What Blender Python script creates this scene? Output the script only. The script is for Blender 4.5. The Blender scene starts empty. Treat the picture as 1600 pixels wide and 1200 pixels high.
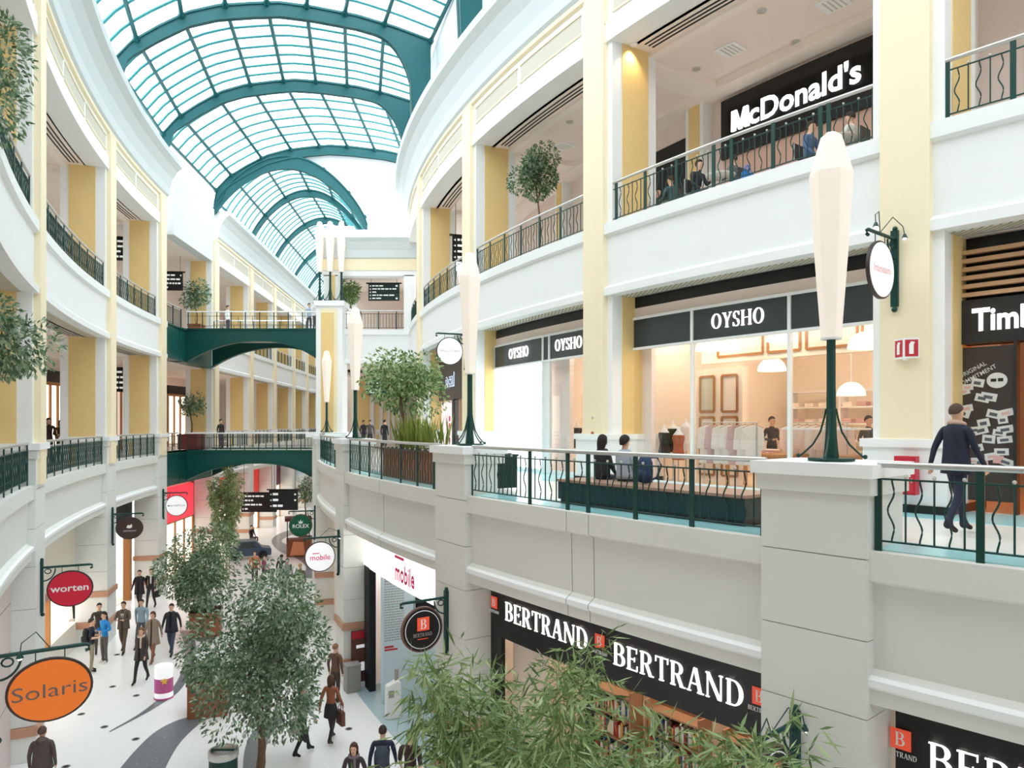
import bpy, bmesh, math, random
from mathutils import Vector, Matrix
random.seed(7)
S = bpy.context.scene
COL = S.collection
PI = math.pi
def rad(a): return a * PI / 180.0

# ---------------------------------------------------------------- camera
EYE = 8.2                      # camera height above the ground floor
FPX, HZ = 1150.0, 662.0        # focal length in pixels and horizon row (1600x1200 frame)
cam_d = bpy.data.cameras.new('camera')
cam = bpy.data.objects.new('camera', cam_d); COL.objects.link(cam)
cam.location = (0, 0, EYE); cam.rotation_euler = (PI / 2, 0, 0)
cam_d.sensor_width = 36.0; cam_d.lens = 36.0 * FPX / 1600.0
cam_d.shift_y = (HZ - 600.0) / 1600.0
cam_d.clip_start = 0.05; cam_d.clip_end = 400
S.camera = cam

# ---------------------------------------------------------------- sky, exposure
W = bpy.data.worlds.new('sky'); S.world = W; W.use_nodes = True
nt = W.node_tree; nt.nodes.clear()
wo = nt.nodes.new('ShaderNodeOutputWorld'); bg = nt.nodes.new('ShaderNodeBackground')
tc = nt.nodes.new('ShaderNodeTexCoord'); sx = nt.nodes.new('ShaderNodeSeparateXYZ')
mr = nt.nodes.new('ShaderNodeMapRange'); mr.inputs['From Min'].default_value = -0.25; mr.inputs['From Max'].default_value = 0.25
mx = nt.nodes.new('ShaderNodeMix'); mx.data_type = 'RGBA'
mx.inputs[6].default_value = (0.60, 0.61, 0.62, 1); mx.inputs[7].default_value = (0.90, 0.965, 1.0, 1)
nt.links.new(tc.outputs['Generated'], sx.inputs[0]); nt.links.new(sx.outputs['Z'], mr.inputs['Value'])
nt.links.new(mr.outputs[0], mx.inputs[0]); nt.links.new(mx.outputs[2], bg.inputs['Color'])
bg.inputs['Strength'].default_value = 2.6
nt.links.new(bg.outputs[0], wo.inputs[0])
S.view_settings.view_transform = 'Standard'
S.view_settings.look = 'None'
S.view_settings.gamma = 1.0
S.view_settings.use_curve_mapping = False
S.view_settings.exposure = 0.66
S.cycles.max_bounces = 10; S.cycles.diffuse_bounces = 6; S.cycles.transparent_max_bounces = 12
S.cycles.sample_clamp_indirect = 6.0

# ---------------------------------------------------------------- materials
def lin(c):
    c = c / 255.0
    return c / 12.92 if c <= 0.04045 else ((c + 0.055) / 1.055) ** 2.4
def rgb(r, g, b): return (lin(r), lin(g), lin(b), 1.0)
def mat(name, col, rough=0.6, metal=0.0, emit=0.0, ecol=None, noise=0.0, scale=4.0, spec=0.4, bump=0.0):
    m = bpy.data.materials.new(name); m.use_nodes = True
    n = m.node_tree.nodes; l = m.node_tree.links; b = n['Principled BSDF']
    c = rgb(*col)
    b.inputs['Base Color'].default_value = c
    b.inputs['Roughness'].default_value = rough; b.inputs['Metallic'].default_value = metal
    b.inputs['Specular IOR Level'].default_value = spec
    if emit:
        b.inputs['Emission Color'].default_value = rgb(*(ecol or col)); b.inputs['Emission Strength'].default_value = emit
    if noise:
        t = n.new('ShaderNodeTexCoord'); x = n.new('ShaderNodeTexNoise'); x.inputs['Scale'].default_value = scale; x.inputs['Detail'].default_value = 5
        mm = n.new('ShaderNodeMix'); mm.data_type = 'RGBA'
        mm.inputs[6].default_value = tuple(v * (1 - noise) for v in c[:3]) + (1,); mm.inputs[7].default_value = tuple(min(1, v * (1 + noise)) for v in c[:3]) + (1,)
        l.new(t.outputs['Object'], x.inputs['Vector']); l.new(x.outputs['Fac'], mm.inputs[0]); l.new(mm.outputs[2], b.inputs['Base Color'])
        if bump:
            bp = n.new('ShaderNodeBump'); bp.inputs['Strength'].default_value = bump; bp.inputs['Distance'].default_value = 0.01
            l.new(x.outputs['Fac'], bp.inputs['Height']); l.new(bp.outputs[0], b.inputs['Normal'])
    return m
def glass_mat(name, col, fac=0.08, rough=0.02):
    m = bpy.data.materials.new(name); m.use_nodes = True
    n = m.node_tree.nodes; l = m.node_tree.links; n.clear()
    o = n.new('ShaderNodeOutputMaterial'); mix = n.new('ShaderNodeMixShader'); t = n.new('ShaderNodeBsdfTransparent'); g = n.new('ShaderNodeBsdfGlossy')
    t.inputs[0].default_value = col; g.inputs['Roughness'].default_value = rough; mix.inputs[0].default_value = fac
    l.new(t.outputs[0], mix.inputs[1]); l.new(g.outputs[0], mix.inputs[2]); l.new(mix.outputs[0], o.inputs[0])
    return m
def leaf_mat(name, cols, rough=0.45):
    m = bpy.data.materials.new(name); m.use_nodes = True
    n = m.node_tree.nodes; l = m.node_tree.links; b = n['Principled BSDF']
    g = n.new('ShaderNodeNewGeometry'); r = n.new('ShaderNodeValToRGB'); el = r.color_ramp.elements
    while len(el) < len(cols): el.new(0.5)
    for i, c in enumerate(cols):
        el[i].position = i / (len(cols) - 1); el[i].color = rgb(*c)
    l.new(g.outputs['Random Per Island'], r.inputs[0]); l.new(r.outputs[0], b.inputs['Base Color'])
    b.inputs['Roughness'].default_value = rough
    tr = n.new('ShaderNodeBsdfTranslucent'); l.new(r.outputs[0], tr.inputs[0])
    mix = n.new('ShaderNodeMixShader'); mix.inputs[0].default_value = 0.35
    l.new(b.outputs[0], mix.inputs[1]); l.new(tr.outputs[0], mix.inputs[2]); l.new(mix.outputs[0], n['Material Output'].inputs[0])
    return m
def slat_mat(name, ca, cb, axis, period, duty=0.5, rough=0.5):
    """stripes along one object axis: boards, vents, fabric"""
    m = mat(name, ca, rough); n = m.node_tree.nodes; l = m.node_tree.links
    t = n.new('ShaderNodeTexCoord'); s = n.new('ShaderNodeSeparateXYZ'); d = n.new('ShaderNodeMath'); d.operation = 'DIVIDE'; d.inputs[1].default_value = period
    f = n.new('ShaderNodeMath'); f.operation = 'FRACT'; g = n.new('ShaderNodeMath'); g.operation = 'GREATER_THAN'; g.inputs[1].default_value = duty
    mm = n.new('ShaderNodeMix'); mm.data_type = 'RGBA'; mm.inputs[6].default_value = rgb(*ca); mm.inputs[7].default_value = rgb(*cb)
    l.new(t.outputs['Object'], s.inputs[0]); l.new(s.outputs['XYZ'.index(axis)], d.inputs[0]); l.new(d.outputs[0], f.inputs[0]); l.new(f.outputs[0], g.inputs[0])
    l.new(g.outputs[0], mm.inputs[0]); l.new(mm.outputs[2], n['Principled BSDF'].inputs['Base Color'])
    return m

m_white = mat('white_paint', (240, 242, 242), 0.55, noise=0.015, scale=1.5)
m_upper = mat('upper_white_toned_down', (212, 219, 220), 0.6, noise=0.01, scale=1.5)  # upper white, darkened in its colour to offset strong skylight
m_trim = mat('trim_white', (246, 247, 247), 0.5)
m_cream = mat('cream_paint', (247, 233, 200), 0.6, noise=0.02, scale=2)
m_yellow = mat('yellow_paint', (240, 208, 144), 0.6, noise=0.03, scale=2)
m_stone = mat('pillar_stone', (222, 222, 216), 0.6, noise=0.03, scale=2)
m_joint = mat('joint_grey', (140, 138, 130), 0.8)
m_band = mat('terracotta_band', (196, 148, 122), 0.6, noise=0.06, scale=6)
m_ceil = mat('ceiling_beige', (246, 232, 224), 0.7)
m_ceil2 = mat('ceiling_beam', (250, 238, 230), 0.7)
m_pinkwall = mat('shop_wall_pink', (238, 221, 213), 0.7)
m_dark = mat('black_slot', (26, 27, 28), 0.7)
m_vent = mat('vent_grey', (205, 200, 184), 0.6)
m_teal = mat('roof_steel_teal', (32, 98, 102), 0.45)
m_teal2 = mat('glazing_bar_teal', (62, 150, 156), 0.45)
m_green = mat('dark_green_metal', (14, 62, 56), 0.4)
m_bridge = mat('bridge_green', (9, 76, 71), 0.4, noise=0.04, scale=1.2)
m_chrome = mat('brushed_steel', (205, 203, 200), 0.32, 0.75)
m_roofglass = glass_mat('roof_glass', (0.97, 0.99, 1.0, 1), 0.04)
m_glass = glass_mat('shop_glass', (0.97, 0.97, 0.97, 1), 0.07)
m_black = mat('sign_black', (24, 24, 25), 0.45)
m_grey_sign = mat('smoked_sign_panel', (58, 66, 68), 0.18)
m_brown = mat('sign_brown', (74, 62, 58), 0.5)
m_letter = mat('white_letter', (250, 248, 246), 0.5, emit=0.9, ecol=(255, 250, 245))
m_lightbox = mat('lit_white_panel', (255, 255, 255), 0.5, emit=1.1)
m_lamp = mat('lantern_shade', (242, 230, 220), 0.5, emit=0.15, ecol=(255, 244, 226))
m_warm = mat('warm_ceiling_light', (255, 240, 222), 0.5, emit=9.0, ecol=(255, 240, 222))
m_spot = mat('spot_bulb', (255, 214, 150), 0.5, emit=30.0, ecol=(255, 206, 140))
m_red = mat('red_plastic', (196, 44, 60), 0.45)
m_wood = mat('planter_wood', (150, 92, 62), 0.6, noise=0.12, scale=3)
m_soil = mat('soil', (70, 54, 42), 0.95)
m_bark = mat('bark', (120, 98, 78), 0.9, noise=0.2, scale=12)

# ---------------------------------------------------------------- objects
def prop(o, label=None, cat=None, group=None, kind=None):
    if label: o['label'] = label
    if cat: o['category'] = cat
    if group: o['group'] = group
    if kind: o['kind'] = kind
    return o
def thing(name, label, cat, loc=(0, 0, 0), rz=0.0, group=None):
    o = bpy.data.objects.new(name, None); COL.objects.link(o); o.empty_display_size = 0.2
    o.location = loc; o.rotation_euler = (0, 0, rz)
    return prop(o, label, cat, group)
def origin(o):
    v = Vector((0, 0, 0))
    while o is not None:
        v += o.location; o = o.parent
    return v
def dup(root, loc, rz=None, label=None, group=None, scale=None):
    """copy of a thing with copies of its parts and sub-parts"""
    r = root.copy(); COL.objects.link(r); r.location = loc
    if rz is not None: r.rotation_euler = (0, 0, rz)
    if scale: r.scale = (scale,) * 3
    if label: r['label'] = label
    if group: r['group'] = group
    def kids(a, b):
        for ch in list(a.children):
            c = ch.copy(); COL.objects.link(c); c.parent = b; kids(ch, c)
    kids(root, r)
    return r

class MB:
    """collects faces in world (or the thing's local) coordinates and links them as ONE mesh object"""
    def __init__(s): s.v = []; s.f = []; s.m = []; s.sm = []
    def add(s, vs, fs, m=0, smooth=False):
        b = len(s.v); s.v += [tuple(v) for v in vs]
        for f in fs: s.f.append([b + i for i in f]); s.m.append(m); s.sm.append(smooth)
    def box(s, x0, x1, y0, y1, z0, z1, m=0, T=None):
        vs = [Vector((x, y, z)) for z in (z0, z1) for y in (y0, y1) for x in (x0, x1)]
        if T is not None: vs = [T @ v for v in vs]
        s.add(vs, [(0, 2, 3, 1), (4, 5, 7, 6), (0, 1, 5, 4), (2, 6, 7, 3), (0, 4, 6, 2), (1, 3, 7, 5)], m)
    def tube(s, pts, r, n=8, m=0, caps=True, smooth=True):
        pts = [Vector(p) for p in pts]; rs = r if isinstance(r, (list, tuple)) else [r] * len(pts)
        vs = []; up = Vector((0, 0, 1))
        for i, p in enumerate(pts):
            d = (pts[min(i + 1, len(pts) - 1)] - pts[max(i - 1, 0)]).normalized()
            a = d.cross(up)
            if a.length < 1e-3: a = d.cross(Vector((0, 1, 0)))
            a.normalize(); b = a.cross(d)
            for k in range(n):
                t = 2 * PI * k / n; vs.append(p + (a * math.cos(t) + b * math.sin(t)) * rs[i])
        fs = [(i * n + k, i * n + (k + 1) % n, (i + 1) * n + (k + 1) % n, (i + 1) * n + k) for i in range(len(pts) - 1) for k in range(n)]
        s.add(vs, fs, m, smooth)
        if caps: s.add(vs[:n], [tuple(range(n))], m); s.add(vs[-n:], [tuple(range(n))], m)
    def lathe(s, prof, n=16, m=0, c=(0, 0, 0), smooth=True, ph=0.0, sx=1.0, sy=1.0, T=None):
        vs = []
        for r, z in prof:
            for k in range(n):
                t = 2 * PI * k / n + ph; vs.append(Vector((c[0] + r * sx * math.cos(t), c[1] + r * sy * math.sin(t), c[2] + z)))
        if T is not None: vs = [T @ v for v in vs]
        fs = [(i * n + k, i * n + (k + 1) % n, (i + 1) * n + (k + 1) % n, (i + 1) * n + k) for i in range(len(prof) - 1) for k in range(n)]
        s.add(vs, fs, m, smooth)
        s.add(vs[:n], [tuple(range(n))], m); s.add(vs[-n:], [tuple(range(n))], m)
    def ball(s, c, r, m=0, n=10, T=None, sx=1, sy=1, sz=1):
        k = max(4, n // 2)
        s.lathe([(max(1e-4, r * math.sin(PI * i / k)), -r * sz * math.cos(PI * i / k)) for i in range(k + 1)], n, m, c, True, 0, sx, sy, T)
    def prism(s, poly, y0, y1, m=0, T=None):
        """polygon in local x,z pushed through y"""
        n = len(poly); vs = [Vector((x, y0, z)) for x, z in poly] + [Vector((x, y1, z)) for x, z in poly]
        if T is not None: vs = [T @ v for v in vs]
        s.add(vs, [tuple(range(n)), tuple(range(2 * n - 1, n - 1, -1))] + [(i, (i + 1) % n, n + (i + 1) % n, n + i) for i in range(n)], m)
    def sweep(s, path, u0, u1, prof, seg=None, m=0, caps=True, closed=True, smooth=False):
        """profile of (d, z) points carried along a path in plan; m may be a list, one per profile edge"""
        seg = seg or max(1, int(abs(u1 - u0) * path.per)); n = len(prof); vs = []
        for i in range(seg + 1):
            u = u0 + (u1 - u0) * i / seg
            for d, z in prof:
                p = path.pos(u, d); vs.append((p[0], p[1], z))
        e = n if closed else n - 1
        b = len(s.v); s.v += vs
        for i in range(seg):
            for k in range(e):
                s.f.append([b + i * n + k, b + i * n + (k + 1) % n, b + (i + 1) * n + (k + 1) % n, b + (i + 1) * n + k])
                s.m.append(m[k] if isinstance(m, (list, tuple)) else m); s.sm.append(smooth)
        if caps and closed:
            mm = m[0] if isinstance(m, (list, tuple)) else m
            s.f.append([b + k for k in range(n)]); s.m.append(mm); s.sm.append(False)
            s.f.append([b + seg * n + k for k in range(n)]); s.m.append(mm); s.sm.append(False)
    def abox(s, path, u0, u1, d0, d1, z0, z1, m=0, seg=None):
        s.sweep(path, u0, u1, [(d0, z0), (d1, z0), (d1, z1), (d0, z1)], seg, m)
    def build(s, name, mats, parent=None, kind=None, recalc=True, bevel=0.0, local=False):
        if not s.v: return None
        off = origin(parent) if parent is not None and not local else Vector((0, 0, 0))
        me = bpy.data.meshes.new(name)
        me.from_pydata([(v[0] - off.x, v[1] - off.y, v[2] - off.z) for v in s.v], [], s.f)
        for m in (mats if isinstance(mats, (list, tuple)) else [mats]): me.materials.append(m)
        me.polygons.foreach_set('material_index', s.m); me.polygons.foreach_set('use_smooth', s.sm)
        if recalc:
            b = bmesh.new(); b.from_mesh(me); bmesh.ops.recalc_face_normals(b, faces=b.faces); b.to_mesh(me); b.free()
        me.update()
        o = bpy.data.objects.new(name, me); COL.objects.link(o)
        if parent is not None: o.parent = parent
        if kind: o['kind'] = kind
        if bevel:
            mo = o.modifiers.new('bevel', 'BEVEL'); mo.width = bevel; mo.segments = 2; mo.limit_method = 'ANGLE'
        return o
def struct(name, mb, mats, bevel=0.0): return mb.build(name, mats, None, 'structure', bevel=bevel)

# ---------------------------------------------------------------- plan geometry
C0 = (47.1, 47.1)              # the hall bends round this centre
class Arc:
    def __init__(s, R, sgn): s.R = R if callable(R) else (lambda u: R); s.sgn = sgn; s.per = 1.4
    def pos(s, u, d=0.0):
        r = s.R(u) + s.sgn * d
        return (C0[0] - r * math.cos(rad(u)), C0[1] - r * math.sin(rad(u)))
    def nrm(s, u): return Vector((-math.cos(rad(u)), -math.sin(rad(u)), 0)) * s.sgn
    def m2u(s, m): return math.degrees(m / s.R(30))
class Line:
    def __init__(s, p0, p1, left):
        s.p0 = Vector((p0[0], p0[1])); e = Vector((p1[0] - p0[0], p1[1] - p0[1])); s.len = e.length; s.e = e.normalized()
        s.n = Vector((-s.e.y, s.e.x)) * (1 if left else -1); s.per = 0.02
    def pos(s, u, d=0.0):
        p = s.p0 + s.e * u + s.n * d; return (p.x, p.y)
    def nrm(s, u): return Vector((s.n.x, s.n.y, 0))
    def m2u(s, m): return m
R1 = Arc(57.6, 1)              # right balcony edge
R2 = Arc(53.1, 1)              # right column line
LW = Arc(lambda u: 65.05 + 0.7 * (u - 11.3) / 19.2, -1)   # left facade
CL = Line((-17.22, 38.55), (-22.45, 98.3), False)         # corridor, left side
CR = Line((-10.15, 39.3), (-15.4, 99.0), True)            # corridor, right side
EW = Line((-10.0, 39.1), (-5.3, 39.1), False)             # short wall across the end of the hall
def proj(x, y, z): return 800 + FPX * x / y, HZ - FPX * (z - EYE) / y
def hit(px, path, d=0.0, lo=6.0, hi=46.0, rising=True):
    for _ in range(50):
        mid = (lo + hi) / 2; p = path.pos(mid, d); v = 800 + FPX * p[0] / p[1]
        if (v < px) == rising: lo = mid
        else: hi = mid
    return (lo + hi) / 2
def zat(py, path, u, d=0.0):
    p = path.pos(u, d); return EYE + (HZ - py) * p[1] / FPX
def ground(px, py, z0=0.0):
    Y = FPX * (EYE - z0) / (py - HZ); return ((px - 800) * Y / FPX, Y, z0)
def facing(path, u, d, z):
    """place and turn for something mounted on a wall: local x to the reader's right, local y into the wall"""
    n = path.nrm(u); p = path.pos(u, d)
    return Vector((p[0], p[1], z)), math.atan2(n.x, -n.y)
def TM(loc, rz): return Matrix.Translation(loc) @ Matrix.Rotation(rz, 4, 'Z')

# ---------------------------------------------------------------- lettering
def letters(mb, body, cap, x=0.0, z=0.0, y=0.0, m=0, bold=0.0, align='CENTER', depth=0.03, T=None, squeeze=1.0, spacing=1.0):
    """sans lettering, cap height in metres, read from -y"""
    cu = bpy.data.curves.new('lettering', 'FONT'); cu.body = body; cu.size = 1.0; cu.offset = bold; cu.extrude = 0.0; cu.align_x = align
    cu.space_character = spacing; cu.resolution_u = 3
    ob = bpy.data.objects.new('lettering', cu); me = ob.to_mesh()
    k = cap / 0.69
    vs = [Vector((x + v.co.x * k * squeeze, y - depth, z + v.co.y * k)) for v in me.vertices]
    fs = [tuple(p.vertices) for p in me.polygons]
    if T is not None: vs = [T @ v for v in vs]
    mb.add(vs, fs, m)
    ob.to_mesh_clear(); bpy.data.objects.remove(ob); bpy.data.curves.remove(cu)
def _arcs(cx, cz, ro, ri, rzo, rzi, a0, a1, n=14):
    out = []
    for i in range(n):
        a = rad(a0 + (a1 - a0) * i / n); b = rad(a0 + (a1 - a0) * (i + 1) / n)
        out.append([(cx + ro * math.cos(a), cz + rzo * math.sin(a)), (cx + ro * math.cos(b), cz + rzo * math.sin(b)),
                    (cx + ri * math.cos(b), cz + rzi * math.sin(b)), (cx + ri * math.cos(a), cz + rzi * math.sin(a))])
    return out
def _r(x0, x1, z0, z1): return [(x0, z0), (x1, z0), (x1, z1), (x0, z1)]
def _stem(x, z0=0.0, z1=1.0, w=0.13, top=True, bot=True):
    p = [_r(x, x + w, z0, z1)]
    if bot: p.append(_r(x - .06, x + w + .06, z0, z0 + .045))
    if top: p.append(_r(x - .06, x + w + .06, z1 - .045, z1))
    return p
def _sl(x0, z0, x1, z1, w): return [(x0, z0), (x0 + w, z0), (x1 + w, z1), (x1, z1)]
SERIF = {
    'A': (.78, [_sl(.06, 0, .33, 1, .05), _sl(.57, 0, .33, 1, .15), _r(.17, .6, .32, .37), _r(0, .2, 0, .045), _r(.5, .8, 0, .045)]),
    'B': (.7, _stem(.08) + [_r(.15, .38, .955, 1), _r(.15, .4, .49, .535), _r(.15, .4, 0, .045)] + _arcs(.36, .755, .26, .11, .245, .2, -90, 90) + _arcs(.38, .265, .3, .14, .27, .22, -90, 90)),
    'D': (.8, _stem(.08) + [_r(.15, .35, .955, 1), _r(.15, .35, 0, .045)] + _arcs(.33, .5, .42, .26, .5, .455, -90, 90, 20)),
    'E': (.66, _stem(.08) + [_r(.15, .58, .955, 1), _r(.15, .46, .48, .525), _r(.15, .6, 0, .045), _r(.545, .58, .78, 1), _r(.57, .61, 0, .24), _r(.43, .46, .4, .6)]),
    'H': (.86, _stem(.08) + _stem(.62) + [_r(.2, .65, .48, .525)]),
    'N': (.86, _stem(.1, w=.05) + _stem(.7, w=.05, bot=False) + [_sl(.6, 0, .06, 1, .15)]),
    'O': (.84, _arcs(.41, .5, .39, .24, .515, .465, 0, 360, 28)),
    'R': (.76, _stem(.08) + [_r(.15, .38, .955, 1), _r(.15, .4, .47, .515), _sl(.52, 0, .3, .49, .15), _r(.5, .76, 0, .045)] + _arcs(.36, .74, .27, .12, .26, .21, -90, 90)),
    'S': (.58, _arcs(.28, .745, .22, .15, .265, .215, 20, 180, 12) + _arcs(.28, .745, .24, .08, .265, .215, 180, 270, 8) + _arcs(.28, .255, .25, .1, .265, .215, 0, 90, 8) + _arcs(.28, .255, .25, .17, .265, .215, -160, 0, 12) + [_r(.26, .3, .48, .535), _r(.47, .5, .72, .98), _r(.04, .07, .02, .28)]),
    'T': (.7, _stem(.27, top=False) + [_r(.02, .67, .955, 1), _r(.02, .06, .76, 1), _r(.63, .67, .76, 1)]),
    'Y': (.76, _stem(.3, 0, .48, top=False) + [_sl(.3, .45, .06, 1, .15), _sl(.4, .45, .64, 1, .05), _r(0, .28, .955, 1), _r(.54, .76, .955, 1)]),
}
def serif(mb, body, cap, x=0.0, z=0.0, y=0.0, m=0, depth=0.03, T=None, align='CENTER', squeeze=1.0):
    w = sum(SERIF[c][0] + .07 for c in body) * cap * squeeze
    x0 = x - w / 2 if align == 'CENTER' else x
    for c in body:
        adv, polys = SERIF[c]
        for q in polys:
            mb.prism([(x0 + a * cap * squeeze, z + b * cap) for a, b in q], y - depth, y, m, T)
        x0 += (adv + .07) * cap * squeeze
# ---------------------------------------------------------------- floors
def terrazzo(name, base, speck, bump=False):
    m = mat(name, base, 0.28, spec=0.45); n = m.node_tree.nodes; l = m.node_tree.links
    t = n.new('ShaderNodeTexCoord'); v = n.new('ShaderNodeTexVoronoi'); v.inputs['Scale'].default_value = 9.0
    r = n.new('ShaderNodeValToRGB'); e = r.color_ramp.elements
    e[0].position = 0.08; e[0].color = rgb(*speck); e[1].position = 0.2; e[1].color = rgb(*base)
    l.new(t.outputs['Object'], v.inputs['Vector']); l.new(v.outputs['Distance'], r.inputs[0]); l.new(r.outputs[0], n['Principled BSDF'].inputs['Base Color'])
    return m
m_terr = terrazzo('terrazzo_white', (240, 240, 240), (224, 222, 218))
m_terr_dark = terrazzo('terrazzo_grey', (112, 116, 122), (170, 172, 174))
m_shopfloor = mat('shop_floor_bluegrey', (172, 194, 200), 0.25)
m_tile = mat('gallery_floor_tile', (236, 236, 228), 0.25)
m_tileblue = mat('gallery_floor_aqua', (168, 224, 228), 0.2)
m_skirt = mat('black_skirting', (34, 38, 38), 0.4)

b = MB(); b.box(-60, 30, -6, 125, -0.3, 0); struct('floor', b, m_terr)
def inlay(pts, z=0.004):
    b = MB(); g = [ground(px, py) for px, py in pts]
    n = len(g) // 2
    L = g[:n]; Rr = g[n:][::-1]
    def spl(P, k=6):
        out = []
        for i in range(len(P) - 1):
            p0 = P[max(i - 1, 0)]; p1 = P[i]; p2 = P[i + 1]; p3 = P[min(i + 2, len(P) - 1)]
            for j in range(k):
                t = j / k
                out.append(tuple(0.5 * (2 * p1[a] + (p2[a] - p0[a]) * t + (2 * p0[a] - 5 * p1[a] + 4 * p2[a] - p3[a]) * t * t + (3 * p1[a] - p0[a] - 3 * p2[a] + p3[a]) * t ** 3) for a in (0, 1)))
        return out + [(P[-1][0], P[-1][1])]
    A = spl(L); B = spl(Rr); m = min(len(A), len(B))
    vs = [(x, y, z) for x, y in A[:m]] + [(x, y, z) for x, y in B[:m]]
    b.add(vs, [(i, i + 1, m + i + 1, m + i) for i in range(m - 1)])
    struct('floor_inlay', b, m_terr_dark)
inlay([(176, 1215), (212, 1172), (245, 1142), (282, 1124), (322, 1116), (330, 1120), (306, 1136), (282, 1160), (266, 1185), (252, 1215)])
inlay([(170, 1143), (215, 1117), (246, 1094), (270, 1074), (285, 1045), (288, 1010), (280, 985), (300, 985), (306, 1010), (300, 1047), (281, 1079), (254, 1099), (220, 1119), (172, 1144)])
inlay([(379, 1215), (381, 1180), (388, 1155), (402, 1136), (425, 1122), (450, 1124), (430, 1140), (418, 1160), (412, 1185), (414, 1215)])
inlay([(462, 826), (436, 834), (424, 846), (438, 862), (462, 872), (478, 886), (470, 902), (500, 906), (502, 880), (476, 862), (452, 852), (440, 846), (450, 838), (474, 830)])
inlay([(276, 950), (300, 940), (320, 960), (318, 985), (300, 1000), (330, 1004), (345, 985), (344, 955), (322, 925), (290, 925)])

# ---------------------------------------------------------------- storeys
def fascia_low(path, u0, u1, name='wall_fascia', m=None):
    """parapet of the first gallery: ledge, recessed panel, moulding, soffit"""
    b = MB()
    b.sweep(path, u0, u1, [(0.02, 6.70), (0.02, 6.36), (-0.10, 6.31), (-0.12, 5.3), (-0.03, 5.24), (0.03, 5.2), (0.03, 5.12), (-0.02, 5.08), (-0.02, 4.9), (-1.0, 4.9), (-1.0, 6.70)],
            m=[0, 0, 0, 0, 1, 1, 1, 0, 0, 0, 0])
    return struct(name, b, [m or m_stone, m_trim])
def fascia_high(path, u0, u1, name='wall_fascia'):
    b = MB()
    b.sweep(path, u0, u1, [(0.10, 13.20), (0.10, 12.93), (0.0, 12.88), (-0.02, 11.66), (0.06, 11.62), (0.10, 11.58), (0.10, 11.4), (-0.75, 11.4), (-0.75, 13.20)], m=0)
    struct(name, b, m_white)
    b = MB(); b.abox(path, u0, u1, -0.6, -0.25, 11.385, 11.41)
    struct('ceiling_vent', b, m_ventslots)
def cornice(path, u0, u1):
    b = MB()
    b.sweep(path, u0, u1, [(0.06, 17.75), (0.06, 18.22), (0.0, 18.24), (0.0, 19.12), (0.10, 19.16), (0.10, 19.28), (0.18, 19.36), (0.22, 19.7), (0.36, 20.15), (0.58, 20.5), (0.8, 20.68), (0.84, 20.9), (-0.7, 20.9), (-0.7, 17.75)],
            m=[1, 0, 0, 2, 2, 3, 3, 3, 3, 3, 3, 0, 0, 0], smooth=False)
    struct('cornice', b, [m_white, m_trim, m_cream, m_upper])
m_ventslots = slat_mat('soffit_vent_slots', (212, 206, 188), (150, 144, 128), 'X', 0.09, 0.6)

def slab(path, u0, u1, d0, d1, z0, z1, m, name):
    b = MB(); b.abox(path, u0, u1, d0, d1, z0, z1); return struct(name, b, m)

def column(path, u, z0, z1, w=1.16, depth=1.5, plinth=False, front=True):
    """pilaster: white core, cream front strip, yellow panels on its sides"""
    h = path.m2u(w / 2); b = MB()
    b.abox(path, u - h, u + h, -depth, -0.02, z0, z1, 0, 1)
    c = path.m2u(0.40)
    if front: b.abox(path, u - c, u + c, -0.05, 0.13, z0, z1 + 1.3, 1, 1)
    e = path.m2u(w / 2 + 0.02)
    for s in (-1, 1):
        b.abox(path, u + s * e, u + s * path.m2u(w / 2 - 0.06), -depth + 0.28, -0.34, z0, z1 - 0.0, 2, 1)
    if plinth:
        p = path.m2u(w / 2 + 0.1)
        b.abox(path, u - p, u + p, -depth - 0.1, 0.16, z0, z0 + 1.1, 0, 1)
        p = path.m2u(w / 2 + 0.14)
        b.abox(path, u - p, u + p, -depth - 0.14, 0.2, z0 + 1.1, z0 + 1.24, 0, 1)
        b.abox(path, u - p, u + p, -depth - 0.14, 0.2, z0, z0 + 0.14, 3, 1)
    return struct('column', b, [m_trim, m_cream, m_yellow, m_skirt])

def pillar(path, u, w=1.34, depth=1.0, capd=1.5, zt=7.72, bands=True, m=None):
    """masonry pier from the ground floor to the first gallery, capped at handrail height"""
    b = MB(); h = path.m2u(w / 2); z = 0.0; cuts = [0, 0.62, 0.86, 1.76, 1.98, 2.7, 3.7, 4.72, 5.64, 6.6, 7.35]
    for i in range(len(cuts) - 1):
        mm = 1 if bands and i in (1, 3) else 0
        g = 0.0 if not mm else 0.05
        gg = path.m2u(g)
        b.abox(path, u - h - gg, u + h + gg, -depth - g, 0.06 + g, cuts[i] + 0.006, cuts[i + 1] - 0.006, mm, 2)
    j = path.m2u(w / 2 - 0.03); b.abox(path, u - j, u + j, -depth + 0.03, 0.03, 0, 7.4, 2, 2)
    k = path.m2u(w / 2 + 0.05)
    b.abox(path, u - k, u + k, -capd + 0.05, 0.1, 7.35, zt - 0.16, 0, 2)
    k = path.m2u(w / 2 + 0.1)
    b.abox(path, u - k, u + k, -capd, 0.16, zt - 0.16, zt, 3, 2)
    return struct('pillar', b, [m or m_stone, m_band, m_joint, m_trim])

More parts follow.
